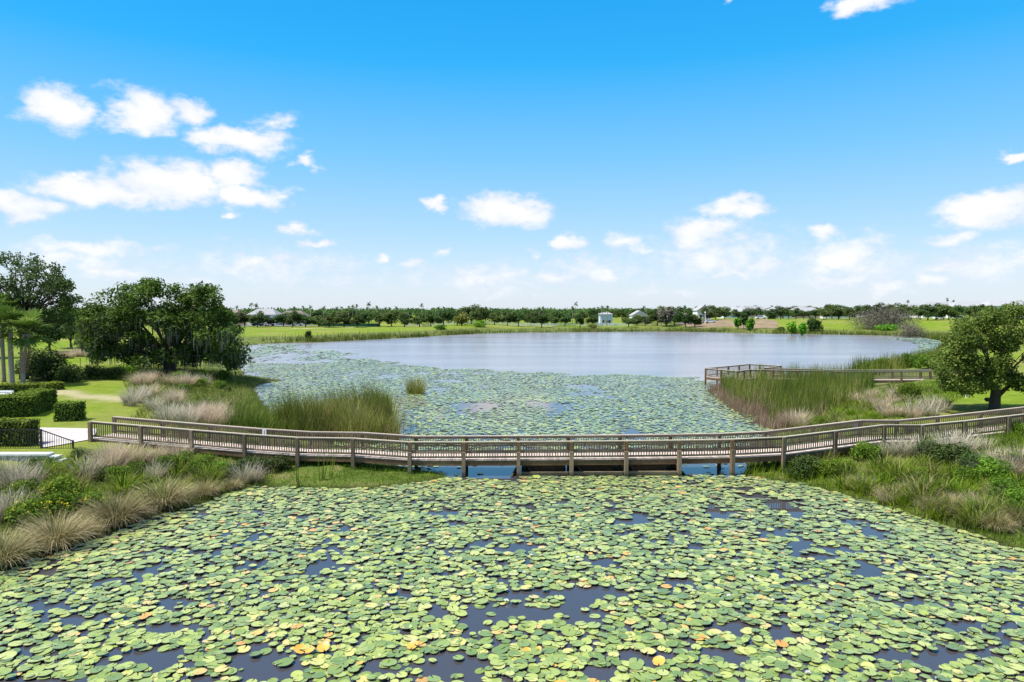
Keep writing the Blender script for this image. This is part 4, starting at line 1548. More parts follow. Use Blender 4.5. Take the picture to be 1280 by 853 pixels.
def place_big_trees():
    # live oak with spanish moss on the left bank
    base = gp(212, 466)
    k = base.y / FPX
    C, Sg = [], []
    rx, top = 92 * k, base.z
    # outline measured as (px, py) lobes of the crown
    lobes = [(130, 395, 26, 22), (150, 380, 26, 22), (175, 372, 22, 20), (190, 358, 18, 13), (205, 385, 28, 26), (232, 372, 22, 16), (250, 368, 16, 12), (240, 392, 30, 26), (262, 385, 22, 20),
             (275, 405, 22, 20), (283, 425, 20, 20), (290, 448, 12, 12), (150, 410, 30, 22), (180, 415, 32, 26), (215, 420, 32, 26), (250, 425, 28, 24), (125, 425, 18, 14), (135, 440, 14, 10),
             (170, 440, 24, 16), (205, 445, 26, 14), (240, 445, 20, 12), (268, 440, 14, 14), (112, 408, 16, 22), (225, 403, 30, 24), (165, 395, 30, 24)]
    for px, py, w, h in lobes:
        for dy in (-1, 0, 1):
            q = PY(px, py, base.y + dy * random.uniform(.2, 1) * 4.0)
            for _ in range(4):
                C.append(((q.x - base.x) + random.uniform(-.7, .7) * w * k, q.y - base.y + random.uniform(-1.5, 1.5), q.z - base.z + random.uniform(-.7, .7) * h * k))
                Sg.append((random.uniform(.55, 1.0), random.uniform(.55, 1.0), random.uniform(.35, .6)))
    C, Sg = np.array(C), np.array(Sg)
    V, F, r = leaf_cloud(C, Sg, 115, .18, .5)
    crown = np_mesh('crown', V, F, {'rnd': r, 'tip': r})
    tb = MB()
    tb.tube([(0, 0, -.4), (.1, 0, .6), (-.1, .1, 1.6), (0, 0, 2.3)], [.75, .6, .55, .5], 10)
    for j in np.argsort(rng.random(len(C)))[:46]:
        rr = random.uniform(.12, .26)
        tb.tube(limb_path((0, 0, random.uniform(1.2, 2.2)), C[j]), [rr, rr * .8, rr * .6, rr * .4, rr * .15], 6)
    oak = empty('live_oak', base)
    link('crown', crown, M['oak_leaf'], oak)
    link('trunk', tb.mesh('trunk', True), M['bark'], oak)
    # moss streamers: narrow ragged ribbons hanging from the lower limbs
    low = C[C[:, 2] < 6.0]
    n = 2600
    q = low[rng.integers(0, len(low), n)] + rng.normal(0, .5, (n, 3)) * np.array([1, 1, .5])
    L = rng.uniform(.35, 1.35, n)
    L = np.minimum(L, np.maximum(q[:, 2] - .5, .2))
    me = blade_mesh('spanish_moss', q, L, np.full(n, .10), rng.uniform(0, 6.28, n), np.full(n, math.pi) - rng.uniform(0, .06, n), np.zeros(n), 2, tipw=.3)
    link('spanish_moss', me, M['moss'], oak)
    tag(oak, 'broad live oak hung with grey moss on the left lake bank', 'tree')

    # small oak left of it
    b = gp(101, 443)
    C = crown_points(20, 2.9, 2.6, 2.6, 6.1, .1, .1, 3)
    S = np.full((20, 3), .75)
    S[:, 2] = .5
    m = tree_meshes('oak_tree', C, S, 240, .15, 4.0, .28, M['oak_leaf'], 9)
    put_tree('oak_tree', m, b, .5, 1.0, 'smaller oak with bare lower trunk between tall tree and mossy oak', 'tree')

    # tall open-crowned tree behind the palms
    b = gp(30, 474)
    k = b.y / FPX
    C, Sg = [], []
    for px, py, w, h in [(8, 326, 24, 8), (36, 335, 12, 16), (58, 341, 22, 12), (45, 360, 24, 14), (70, 365, 16, 12), (12, 350, 20, 20), (-15, 345, 22, 30), (55, 385, 28, 12), (30, 382, 28, 20), (82, 356, 8, 6),
                         (88, 378, 14, 8), (0, 380, 30, 20), (-25, 325, 20, 12), (75, 402, 22, 12), (40, 405, 34, 14), (22, 365, 20, 20), (62, 352, 18, 10)]:
        for _ in range(11):
            q = PY(px + random.uniform(-.8, .8) * w, py + random.uniform(-.8, .8) * h, b.y + random.uniform(-2.5, 2.5))
            C.append(q - b)
            Sg.append((random.uniform(.35, .6), random.uniform(.35, .6), random.uniform(.25, .42)))
    C, Sg = np.array(C), np.array(Sg)
    V, F, r = leaf_cloud(C, Sg, 62, .13, .3)
    o = empty('tall_tree', b)
    link('crown', np_mesh('crown', V, F, {'rnd': r, 'tip': r}), M['tall_leaf'], o)
    tb = MB()
    tb.tube([(0, 0, -.3), (.15, 0, 3), (-.1, 0, 5.5), (.1, 0, 7.5)], [.45, .36, .3, .2], 9)
    for j in np.argsort(rng.random(len(C)))[:60]:
        rr = random.uniform(.07, .15)
        tb.tube(limb_path((.0, 0, random.uniform(4, 7.2)), C[j]), [rr, rr * .8, rr * .6, rr * .4, rr * .2], 6)
    link('trunk', tb.mesh('trunk', True), M['bark'], o)
    tag(o, 'tall open-crowned tree rising behind the palms', 'tree')

    # leafy tree on the right
    b = gp(1243, 513)
    k = b.y / FPX
    C, Sg = [], []
    for px, py, w, h in [(1262, 395, 30, 16), (1235, 400, 20, 14), (1205, 412, 20, 16), (1195, 435, 26, 18), (1225, 425, 26, 20), (1260, 425, 30, 20), (1180, 455, 20, 14), (1215, 455, 30, 18), (1255, 458, 30, 18),
                         (1290, 410, 26, 20), (1300, 440, 26, 22), (1188, 475, 16, 12), (1215, 482, 20, 10), (1275, 480, 20, 12), (1310, 470, 20, 14), (1245, 470, 26, 14), (1205, 428, 16, 16)]:
        for dy in (-1, 0, 1):
            for _ in range(4):
                q = PY(px + random.uniform(-.58, .58) * w, py + random.uniform(-.58, .58) * h, b.y + dy * 1.6 + random.uniform(-.8, .8))
                C.append(q - b)
                Sg.append((random.uniform(.35, .6), random.uniform(.35, .6), random.uniform(.28, .45)))
    C, Sg = np.array(C), np.array(Sg)
    V, F, r = leaf_cloud(C, Sg, 215, .09, .45)
    o = empty('leafy_tree', b)
    link('crown', np_mesh('crown', V, F, {'rnd': r, 'tip': r}), M['right_leaf'], o)
    tb = MB()
    tb.tube([(0, 0, -.4), (0, 0, .3), (.05, 0, 1.2), (0, 0, 2.2)], [.46, .36, .31, .28], 10)
    tb.tube([(0, 0, .7), (-.55, 0, .75), (-.65, 0, .8)], [.16, .15, .12], 7)
    tb.tube([(.1, 0, .9), (.8, .1, 1.5), (1.8, .2, 2.2)], [.18, .14, .08], 7)
    for j in np.argsort(rng.random(len(C)))[:22]:
        rr = random.uniform(.05, .10)
        tb.tube(limb_path((0, 0, random.uniform(1.5, 2.2)), C[j]), [rr, rr * .8, rr * .6, rr * .4, rr * .2], 6)
    link('trunk', tb.mesh('trunk', True), M['bark'], o)
    tag(o, 'full leafy tree on the lawn behind the right end of the boardwalk', 'tree')


place_big_trees()


# ------------------------------------------------------------------ fan palms on the left
def fan_palm(px, py, crown_py, label, booted=False, r=.24, crown_r=1.9, px_top=None):
    b = gp(px, py)
    t = PY(px if px_top is None else px_top, crown_py, b.y)
    h = t.z - b.z
    dx = t.x - b.x
    o = empty('fan_palm', b)
    tb = MB()
    if booted:
        tb.tube([(0, 0, -.2), (0, 0, .3), (0, 0, h * .35), (dx * .5, 0, h * .7), (dx, 0, h)], [r * .75, r * .7, r * .8, r * 1.2, r * 1.05], 12)
    else:
        tb.tube([(0, 0, -.2), (0, 0, .3), (dx * .2, 0, h * .4), (dx * .6, 0, h * .75), (dx, 0, h)], [r * 1.15, r, r * .9, r * .9, r * .95], 12)
    link('trunk', tb.mesh('trunk', True), M['palm_bark'], o)
    if booted:
        bm = MB()
        for row in range(13):
            z = h * (.25 + .72 * row / 13)
            for k in range(7):
                a = 2 * math.pi * (k + .5 * (row % 2)) / 7
                rad = r * (.85 + .3 * row / 13)
                c = Vector((math.cos(a) * rad + dx * z / h, math.sin(a) * rad, z))
                d = Vector((math.cos(a) * .5, math.sin(a) * .5, .85))
                bm.beam(c, c + d * .22, .10, .035, Vector((math.cos(a), math.sin(a), 0)))
        link('frond_boots', bm.mesh('frond_boots'), M['boot'], o)
    top = Vector((dx, 0, h))
    nf = 30
    V, F, Rn = [], [], []
    for k in range(nf):
        a = random.uniform(0, 6.28)
        e = random.uniform(-.7, 1.4)
        pl = random.uniform(.6, .95) * crown_r * .55
        d = Vector((math.cos(a) * math.cos(e), math.sin(a) * math.cos(e), math.sin(e)))
        hub = top + d * pl
        s = Vector((-math.sin(a), math.cos(a), 0))
        u = s.cross(d)
        rv = min(1, random.random() * .8 + (.25 if e > .6 else 0))
        b0 = len(V)
        V += [top - s * .025, top + s * .025, hub + s * .02, hub - s * .02]
        F.append((b0, b0 + 1, b0 + 2, b0 + 3))
        Rn += [rv] * 4
        nl = 17
        for j in range(nl):
            f = (j / (nl - 1) - .5) * 3.6
            ld = (d * math.cos(f) + s * math.sin(f) + u * (-.18 * abs(f))).normalized()
            L = crown_r * random.uniform(.42, .58) * (1 - .12 * abs(f))
            w = ld.cross(u).normalized() * .075
            m1 = hub + ld * L * .6
            tip = hub + ld * L + Vector((0, 0, -.05 * L - random.uniform(0, .22) * L))
            b0 = len(V)
            V += [hub, m1 - w, tip, m1 + w]
            F.append((b0, b0 + 1, b0 + 2, b0 + 3))
            q = min(1, max(0, rv + random.uniform(-.15, .15)))
            Rn += [q] * 4
    me = np_mesh('fronds', np.array([tuple(v) for v in V]), np.array(F), {'rnd': Rn, 'tip': Rn})
    link('fronds', me, M['palm_leaf'], o)
    tag(o, label, 'palm')


fan_palm(5, 478, 394, 'fan palm with slender smooth pale grey trunk', r=.19, crown_r=2.8, px_top=1)
fan_palm(15, 482.5, 410, 'fan palm with plain brown trunk between its two neighbours', r=.24, crown_r=2.7, px_top=12)
fan_palm(29, 482, 418, 'short fan palm with bulging criss-cross booted trunk', True, r=.29, crown_r=2.9, px_top=33)


# ------------------------------------------------------------------ hedges and garden on the left
def hedge(p0, p1, w, h, label, name='clipped_hedge', dens=190, leaf=.062, z0=None):
    """box hedge whose front foot runs from p0 to p1"""
    p0, p1 = Vector(p0), Vector(p1)
    d = (p1 - p0)
    d.z = 0
    L = d.length
    ang = math.atan2(d.y, d.x)
    zb = min(p0.z, p1.z) if z0 is None else z0
    o = empty(name, (p0.x, p0.y, zb), ang)
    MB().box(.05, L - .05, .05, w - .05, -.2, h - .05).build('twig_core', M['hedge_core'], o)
    faces = [('t', L * w), ('f', L * h), ('b', L * h), ('l', w * h), ('r', w * h)]
    P_, Nn = [], []
    for f, A in faces:
        n = int(A * dens)
        u, v = rng.random(n), rng.random(n)
        j = rng.normal(0, .028, n) + .01
        z = np.zeros(n)
        if f == 't':
            q = np.stack([u * L, v * w, h + j], 1); nn = (0, 0, 1)
        elif f == 'f':
            q = np.stack([u * L, -j, v * h], 1); nn = (0, -1, .2)
        elif f == 'b':
            q = np.stack([u * L, w + j, v * h], 1); nn = (0, 1, .2)
        elif f == 'l':
            q = np.stack([-j, u * w, v * h], 1); nn = (-1, 0, .2)
        else:
            q = np.stack([L + j, u * w, v * h], 1); nn = (1, 0, .2)
        P_.append(q)
        Nn.append(np.tile(nn, (n, 1)))
    p = np.concatenate(P_)
    nr = np.concatenate(Nn) + rng.normal(0, .55, p.shape)
    # slightly rounded, uneven shearing
    p[:, 2] += (fbm(p[:, 0] * 1.1 + 3, p[:, 1] * 1.1, 60) - .5) * .14 * (p[:, 2] / h)
    nr /= np.linalg.norm(nr, axis=1, keepdims=True)
    t = np.cross(nr, rng.normal(0, 1, p.shape))
    t /= np.linalg.norm(t, axis=1, keepdims=True)
    b = np.cross(nr, t)
    sz = leaf * rng.uniform(.6, 1.3, len(p))[:, None]
    V = np.stack([p - t * sz, p + b * sz * .6, p + t * sz, p - b * sz * .6], 1).reshape(-1, 3)
    r = np.repeat(np.clip(rng.random(len(p)) * .75 + .2 * (p[:, 2] > h - .08), 0, 1), 4)  # leaves near the top made paler, sunlight put into the colour
    link('leaves', np_mesh('leaves', V, np.arange(len(V)).reshape(-1, 4), {'rnd': r, 'tip': r}), M['hedge_leaf'], o)
    tag(o, label, 'hedge')
    return o


def garden():
    Y1 = 35.2
    a, b = PY(-75, 563, Y1), PY(34, 563, Y1)
    gz = HZ(b.x, b.y)
    hedge((a.x, Y1, gz), (b.x, Y1, gz), 1.0, 1.3, 'dark clipped box hedge behind the black metal fence')
    a, b = gp(67, 527.5), gp(95, 527)
    hedge(a, b, 1.2, 1.15, 'freestanding square clipped hedge block on the lawn')
    a, b = gp(-60, 526), gp(43, 521)
    b2 = gp(68, 511)
    z = HZ(b.x, b.y)
    hedge((a.x, a.y, z), (b.x, b.y, z), 1.7, 1.35, 'long clipped hedge running past the square block')
    hedge((b.x - .4, b.y + .35, z), (b2.x, b2.y + .35, HZ(b2.x, b2.y)), 1.5, 1.42, 'angled end of clipped hedge with bright top')
    a, b = gp(58, 489), gp(81, 487)
    hedge(a, b, 1.6, .62, 'low clipped hedge lump at the edge of the upper lawn')
    a, b = gp(-30, 493), gp(44, 491)
    hedge(a, b, 1.2, .7, 'low trimmed hedge strip under the fan palms')
    a, b = gp(18, 468), gp(28, 468)
    hedge(a, b, 1.2, .5, 'small trimmed hedge glimpsed between palm trunks')
    # white bench seat seen at the left edge
    p = gp(4, 500)
    o = empty('white_bench', p)
    MB().box(-1.3, .7, -.18, .18, .42, .48).build('seat', M['white_paint'], o)
    MB().box(-1.3, .7, .17, .21, .55, .72).build('backrest', M['white_paint'], o)
    for x in (-1.15, .55):
        MB().box(x - .05, x + .05, -.15, .15, -.05, .42).build('leg', M['white_paint'], o)
        MB().box(x - .03, x + .03, .13, .172, .42, .70).build('back_post', M['white_paint'], o)
    tag(o, 'low white bench half hidden behind the long hedge', 'bench')
    # dark panel under the palms, built as a short picket fence
    p = gp(51, 478.5)
    o = empty('metal_fencing', p)
    MB().box(-.85, .55, -.02, .02, .75, .80).build('rail', M['black'], o)
    MB().box(-.85, .55, -.02, .02, .10, .15).build('rail', M['black'], o)
    for x in (-.85, .55):
        MB().box(x - .04, x + .04, -.04, .04, -.1, .9).build('post', M['black'], o)
    for k in range(14):
        MB().box(-.80 + k * .095 - .012, -.80 + k * .095 + .012, -.012, .012, .14, .76).build('picket', M['black'], o)
    tag(o, 'small black metal gate among shrubs beneath the palms', 'fencing')

    # black metal fence
    FY = 34.75
    pts = [PY(-75, 537.5, FY), PY(-12, 537.5, FY), PY(51, 537.5, FY), PY(91, 551.5, FY - .1)]
    bot = [PY(-75, 563, FY), PY(-12, 563, FY), PY(51, 562.5, FY), PY(91, 576, FY - .1)]
    o = empty('metal_fence', (pts[2].x, FY, bot[2].z))
    O = Vector(o.location)
    for i, (t, bb) in enumerate(zip(pts, bot)):
        MB().box(-.04, .04, -.04, .04, min(bb.z, HZ(bb.x, bb.y)) - .15 - t.z, .04).build('post', M['black'], o, t - O)
    for i in range(3):
        a, b, c, d = pts[i], pts[i + 1], bot[i], bot[i + 1]
        e = (b - a).normalized() * .041
        MB().beam(a + e, b - e, .035, .045).build('top_rail', M['black'], o, -O)
        u = Vector((0, 0, .06))
        MB().beam(c + u + e, d + u - e, .03, .035).build('bottom_rail', M['black'], o, -O)
        n = 12 if i == 2 else 22
        n = int((b - a).length / .125)
        for k in range(1, n):
            t, bb = a.lerp(b, k / n), c.lerp(d, k / n)
            MB().beam(bb, t, .018, .018, Vector((0, 1, 0))).build('picket', M['black'], o, -O)
    tag(o, 'black metal picket fence stepping down beside the concrete path', 'fence')

    # retaining wall with pale cap
    WY = 32.0
    a, b = PY(-90, 568, WY), PY(61, 567.5, WY)
    z = b.z
    o = empty('retaining_wall', (b.x, WY, z - 1.1))
    O = Vector(o.location)
    nst = 9
    L = (b.x - a.x) / nst
    for k in range(nst):
        MB().box(a.x + k * L + .008, a.x + (k + 1) * L - .008, WY - .08, WY + .42, z - .09, z + random.uniform(-.003, .003)).build('cap_stone', M['capstone'], o, -O)
    for row in range(5):
        x = a.x + (.0 if row % 2 else -.25)
        while x < b.x - .05:
            w = random.uniform(.42, .6)
            x2 = min(x + w, b.x)
            MB().box(x + .008, x2 - .008, WY + random.uniform(0, .02), WY + .36, z - .095 - .24 * (row + 1) + .008, z - .095 - .24 * row).build('stone', M['stone'], o, -O)
            x = x2
    for k, (px, py, w) in enumerate(((66, 570.5, .42), (74, 575, .35))):
        q = PY(px, py, WY)
        MB().box(q.x - w / 2, q.x + w / 2, WY - .06, WY + .38, q.z - .09, q.z).build('cap_stone', M['capstone'], o, -O)
        MB().box(q.x - w / 2 + .01, q.x + w / 2 - .01, WY, WY + .34, q.z - 1.1, q.z - .092).build('stone', M['stone'], o, -O)
    tag(o, 'grey stone retaining wall with pale cap stepping down to the bank', 'wall')


garden()


# ------------------------------------------------------------------ shrubs and grass clumps
def shrub_mesh(n, rx, rz, each, size, mat, flowers=0):
    C = crown_points(n, rx * .8, rx * .8, rz * .5, rz * .5, .1, .0, int(rng.integers(99)))
    S = np.full((n, 3), 1.) * np.array([rx * .28, rx * .28, rz * .2])
    return tree_meshes('shrub', C, S, each, size, rz * .35, .04, M[mat], 8)


def make_bank_plants():
    shr = [shrub_mesh(22, .9, .95, 110, .055, 'shrub_leaf') for _ in range(3)]
    drk = [shrub_mesh(22, 1.0, 1.1, 110, .06, 'dark_shrub') for _ in range(2)]
    grp = 'leafy shrubs on the pond banks'

    def S(px, py, s, lab, kind=shr, sz=1.0, group=None):
        p = gp(px, py)
        return put_tree('bank_shrub', random.choice(kind), p, random.uniform(0, 6), (s, s, s * sz), lab, 'shrub', group)
    # left bank
    for px, py, s in ((40, 655, .95), (85, 645, .9), (70, 630, 1.0), (110, 640, .75), (30, 630, .9)):
        o = S(px, py, s, 'low shrub dotted with yellow blossoms above the cordgrass', group='yellow-flowered shrubs on the left bank')
        C = crown_points(26, .85, .85, .45, .55, .75, .4, px)
        V, F, r = leaf_cloud(C, np.full((26, 3), .05), 4, .035, .5)
        link('blossoms', np_mesh('blossoms', V, F, {'rnd': r, 'tip': r}), M['flower_yellow'], o)
    for px, py, s in ((255, 592, .9), (275, 596, .75), (235, 585, .8), (150, 603, .7), (172, 598, .75), (205, 590, .8)):
        S(px, py, s, 'fresh green leafy shrub growing against the left boardwalk piles', group='shrubs along the left boardwalk')
    for px, py, s in ((100, 578, .7), (50, 590, .8), (300, 596, .9), (320, 590, .9), (130, 600, .6), (345, 588, .8)):
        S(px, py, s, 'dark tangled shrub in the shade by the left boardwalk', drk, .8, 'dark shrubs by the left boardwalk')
    # behind the boardwalk, left
    for px, py, s, k in ((232, 490, .9, shr), (250, 483, 1.0, shr), (285, 490, .55, drk), (275, 485, .9, shr), (215, 505, .7, shr), (240, 510, .7, shr)):
        S(px, py, s, 'low green shrub among the pink dry grass beyond the boardwalk', k, .8, 'shrubs among the dry grass beyond the boardwalk')
    for px, py, s in ((70, 476, 2.3), (55, 474, 1.9), (85, 478, 1.5), (45, 468, 2.6)):
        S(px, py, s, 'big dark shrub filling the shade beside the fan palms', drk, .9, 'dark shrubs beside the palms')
    for px, py, s in ((115, 474, 1.3), (140, 474, 1.3), (165, 472, 1.3), (190, 475, 1.2), (225, 478, 1.2), (255, 476, 1.2), (280, 474, 1.1)):
        S(px, py, s, 'dull undergrowth shrub below the mossy oak', drk if random.random() < .5 else shr, .9, 'undergrowth below the mossy oak')
    # right bank
    for px, py, s in ((1010, 590, 1.0), (1030, 594, .9), (1000, 597, .8), (1055, 590, .8), (1085, 575, 1.0), (1185, 578, 1.1), (1160, 572, .9), (1215, 590, .9)):
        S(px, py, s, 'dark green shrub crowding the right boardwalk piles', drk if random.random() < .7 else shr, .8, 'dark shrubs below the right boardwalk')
    for px, py, s in ((1240, 600, 1.0), (1265, 590, .9), (1255, 625, .9), (1275, 640, .9), (1210, 605, .7), (1150, 600, .6), (1270, 545, .8)):
        S(px, py, s, 'green leafy shrub on the right bank among grey stalks', group='green shrubs on the right bank')
    p = gp(1137, 499)
    put_tree('bank_shrub', random.choice(shr), p, 0, (1.5, 1.3, 1.2), 'bright rounded shrub on the grassy point before the pier', 'shrub')
    for px, py, s in ((1100, 462, 1.6), (1135, 459, 1.9), (1085, 464, 1.3), (1160, 462, 1.8)):
        p = gp(px, py)
        put_tree('bank_shrub', random.choice(shr), p, random.uniform(0, 6), (s, s, s * .9), 'grey-green marsh shrub behind the pier walkway', 'shrub', 'shrubs behind the pier walkway')

    # cordgrass tussocks at the water line on the left
    cord = [clump_mesh('cordgrass', 1300, .36, .7, 1.7, .026, .62, 1.55, 5, .45) for _ in range(3)]
    for m_ in cord:
        m_.materials.append(M['cord'])
    for px, py, s, lab in ((205, 634, 1.05, 'arching cordgrass tussock nearest the boardwalk on the left bank'), (146, 655, 1.05, 'arching cordgrass tussock in the middle of the left bank row'),
                           (70, 684, 1.05, 'broad arching cordgrass tussock with brown skirt by the pads'), (2, 706, 1.0, 'cordgrass tussock at the outer end of the left bank row'),
                           (255, 620, .6, 'small brown cordgrass tussock beside the largest arching one'), (170, 650, .55, 'small tan tussock wedged between two large cordgrass tussocks'),
                           (105, 670, .6, 'low straw tussock between two large cordgrass tussocks'), (290, 612, .45, 'tiny straw tussock at the end of the cordgrass row')):
        p = gp(px, py)
        tag(link('cordgrass_tussock', random.choice(cord), None, None, p, random.uniform(0, 6), s), lab, 'grass')
    for px, py, s in ((1075, 612, .5), (1110, 622, .45), (1165, 640, .55), (1190, 640, .6), (1210, 645, .6), (1148, 625, .4), (1245, 662, .6), (1270, 655, .5), (1090, 598, .4)):
        p = gp(px, py)
        tag(link('cordgrass_tussock', random.choice(cord), None, None, p, random.uniform(0, 6), s), 'low brownish tussock along the right water edge', 'grass', 'tussocks along the right water edge')

    # feathery dry grass
    def plume(n, h):
        a = rng.uniform(0, 6.28, n)
        q = np.sqrt(rng.random(n)) * .35
        base = np.stack([np.cos(a) * q, np.sin(a) * q, np.full(n, -.03)], 1)
        L = rng.uniform(.35, 1.0, n) * h
        ln = np.abs(rng.normal(0, .2, n)) + .4 * q / .35
        V1 = blade_mesh('plume_grass', base, L, np.full(n, .028) * rng.uniform(.5, 1.3, n), a, ln, rng.uniform(0, 1.3, n), 4)
        return V1
    dry = [plume(210, 1.4) for _ in range(3)]
    gry = [plume(150, 1.35) for _ in range(2)]
    for m_ in dry:
        m_.materials.append(M['dry'])
    for m_ in gry:
        m_.materials.append(M['greydry'])

    def T(px, py, s, kind, lab, group, n=1, sp=10, spy=3):
        for _ in range(n):
            p = gp(px + random.uniform(-sp, sp) * (n > 1), py + random.uniform(-spy, spy) * (n > 1))
            q = s * random.uniform(.8, 1.2)
            tag(link('plume_grass', random.choice(kind), None, None, p, random.uniform(0, 6), (q, q, q * random.uniform(.9, 1.1))), lab, 'grass', group)
    A = ('feathery pinkish dry grass clump beside the left boardwalk railing', 'dry grass by the left boardwalk')
    T(160, 577, 1.05, dry, *A, 5, 24, 5)
    T(130, 590, 1.0, dry, *A, 3, 18, 6)
    T(108, 600, .95, gry, *A, 4, 10, 4)
    T(205, 580, .9, dry, *A, 4, 18, 4)
    T(190, 600, .8, gry, *A, 3, 10, 4)
    T(310, 605, .8, gry, *A, 4, 10, 3)
    T(15, 610, 1.0, gry, 'grey dry grass clump before the stone retaining wall', 'dry grass below the retaining wall', 6, 22, 10)
    T(10, 650, .9, gry, 'grey dry grass clump before the stone retaining wall', 'dry grass below the retaining wall', 4, 16, 8)
    B = ('pale dry grass clump on the bank beyond the left boardwalk', 'dry grass beyond the left boardwalk')
    T(258, 528, 1.25, dry, *B, 14, 22, 6)
    T(225, 530, 1.1, gry, *B, 8, 18, 5)
    T(180, 505, 1.1, gry, *B, 12, 18, 9)
    T(178, 480, 1.2, dry, *B, 6, 14, 3)
    T(215, 480, 1.0, dry, *B, 6, 30, 3)
    T(245, 478, 1.0, gry, *B, 6, 30, 3)
    T(205, 500, 1.0, dry, *B, 6, 20, 8)
    Cc = ('grey feathery dead grass clump leaning on the right boardwalk', 'dry grass by the right boardwalk')
    T(1190, 568, .95, gry, *Cc, 6, 26, 6)
    T(1145, 568, .9, gry, *Cc, 5, 20, 4)
    T(1235, 588, .85, gry, *Cc, 5, 22, 8)
    T(1265, 590, .95, dry, *Cc, 5, 18, 10)
    T(1110, 568, .8, gry, *Cc, 3, 14, 3)
    T(1225, 562, .8, gry, *Cc, 2, 20, 3)
    D = ('tawny dry grass clump on the point before the fishing pier', 'dry grass on the right point')
    T(995, 533, 1.0, dry, *D, 5, 9, 3)
    T(1060, 503, 1.0, dry, *D, 4, 12, 4)
    T(1100, 505, .9, dry, *D, 8, 40, 8)
    T(1160, 515, 1.0, gry, *D, 7, 22, 6)
    T(1120, 520, .9, dry, *D, 5, 22, 5)

    E = ('small reddish straw clump on the right bank slope', 'straw clumps on the right bank slope')
    T(1150, 622, .55, dry, *E, 5, 50, 10)
    T(1230, 640, .6, dry, *E, 6, 45, 14)
    T(1080, 605, .5, dry, *E, 3, 25, 6)
    T(92, 446, 1.3, dry, 'pale pinkish grass clump beyond the small oak', 'dry grass beyond the small oak', 7, 16, 4)

    tuft = [clump_mesh('broad_grass', 130, .22, .35, .95, .045, .5, 1.1, 3, .2) for _ in range(3)]
    for m_ in tuft:
        m_.materials.append(M['grass'])
    wt = [clump_mesh('broad_grass', 150, .25, .4, 1.0, .035, .55, 1.2, 3, .3) for _ in range(3)]
    for m_ in wt:
        m_.materials.append(M['grass_wild'])
    for lab, grp_, box, n, kinds in (('bright green grass tuft on the right bank below the boardwalk', 'green tufts on the right bank', (1010, 1290, 585, 660), 46, tuft),
                                     ('straw-flecked rough tuft on the right bank below the boardwalk', 'rough tufts on the right bank', (1020, 1290, 580, 665), 34, wt),
                                     ('bright green grass tuft among the left bank plants', 'green tufts on the left bank', (20, 300, 585, 640), 34, tuft),
                                     ('straw-flecked rough tuft among the left bank plants', 'rough tufts on the left bank', (0, 320, 585, 650), 30, wt),
                                     ('bright grass tuft on the point before the fishing pier', 'green tufts on the right point', (990, 1200, 488, 540), 30, tuft),
                                     ('rough tawny tuft on the point before the fishing pier', 'rough tufts on the right point', (990, 1200, 488, 540), 26, wt)):
        k = 0
        while k < n:
            p = gp(random.uniform(box[0], box[1]), random.uniform(box[2], box[3]))
            if not .3 < float(shore_sd(p.x, p.y)[0]) < 9:
                k += .2
                continue
            k += 1
            q = random.uniform(.7, 1.35)
            tag(link('grass_tuft', random.choice(kinds), None, None, p, random.uniform(0, 6), (q, q, q * random.uniform(.8, 1.2))), lab, 'grass', grp_)

    # low cover as fields
    P = pxp([(-60, 760), (0, 722), (110, 684), (240, 638), (330, 612), (345, 600), (420, 575), (330, 560), (200, 560), (110, 560), (60, 590), (-80, 600)], 0)
    x, y = scatter(P, 75, lambda x, y: (shore_sd(x, y) > .0) * (shore_sd(x, y) < 8.3 + 1.5 * (x > -17)) * (.45 + .6 * (fbm(x * .6, y * .6, 120) > .4)))
    blade_field('bank_cover', x, y, .25, .75, .028, M['grass_wild'], 'rough green and straw ground cover on the left bank', 'grass', .35, .8, None, 2)
    P = [(-14, 4), (-24, 4), (-34, 22), (-33, 33), (-25.5, 31), (-20, 22)]
    x, y = scatter(P, 45, lambda x, y: (shore_sd(x, y) > .0) * (shore_sd(x, y) < 8.3))
    blade_field('bank_cover', x, y, .25, .8, .03, M['grass_wild'], 'rough ground cover on the outer left bank below the retaining wall', 'grass', .35, .8, None, 2)
    P = pxp([(325, 600), (420, 585), (480, 582), (560, 592), (560, 606), (470, 616), (330, 614), (270, 625)], 0)
    x, y = scatter(P, 160, lambda x, y: (shore_sd(x, y) > -.35) * 1.0)
    blade_field('spit_grass', x, y, .14, .36, .02, M['grass'], 'bright green grass on the low spit under the boardwalk', 'grass', .5, .9, None, 2)
    P = pxp([(925, 600), (1060, 624), (1180, 662), (1300, 700), (1420, 745), (1440, 640), (1300, 560), (1150, 575), (1000, 575), (940, 580)], 0)
    x, y = scatter(P, 75, lambda x, y: (shore_sd(x, y) > -.25) * 1.0)
    k = fbm(x * .45, y * .45, 130) > .47
    blade_field('bank_grass', x[k], y[k], .25, .75, .032, M['grass'], 'lush bright green grass covering the right bank', 'grass', .35, .8, None, 2)
    k = ~k
    blade_field('bank_cover', x[k], y[k], .25, .75, .028, M['grass_wild'], 'rough mixed grass patches on the right bank', 'grass', .35, .8, None, 2)
    P = pxp([(950, 548), (1010, 520), (1060, 498), (1090, 482), (1180, 482), (1210, 505), (1160, 535), (1060, 545), (960, 556)], .6)
    x, y = scatter(P, 40, lambda x, y: (shore_sd(x, y) > -.1) * 1.0)
    k = fbm(x * .35, y * .35, 140) > .46
    blade_field('bank_grass', x[k], y[k], .25, .6, .03, M['grass'], 'bright grass on the point between boardwalk and pier', 'grass', .35, .8, None, 2)
    k = ~k
    blade_field('bank_cover', x[k], y[k], .3, .8, .03, M['grass_wild'], 'tawny rough grass on the point between boardwalk and pier', 'grass', .35, .8, None, 2)
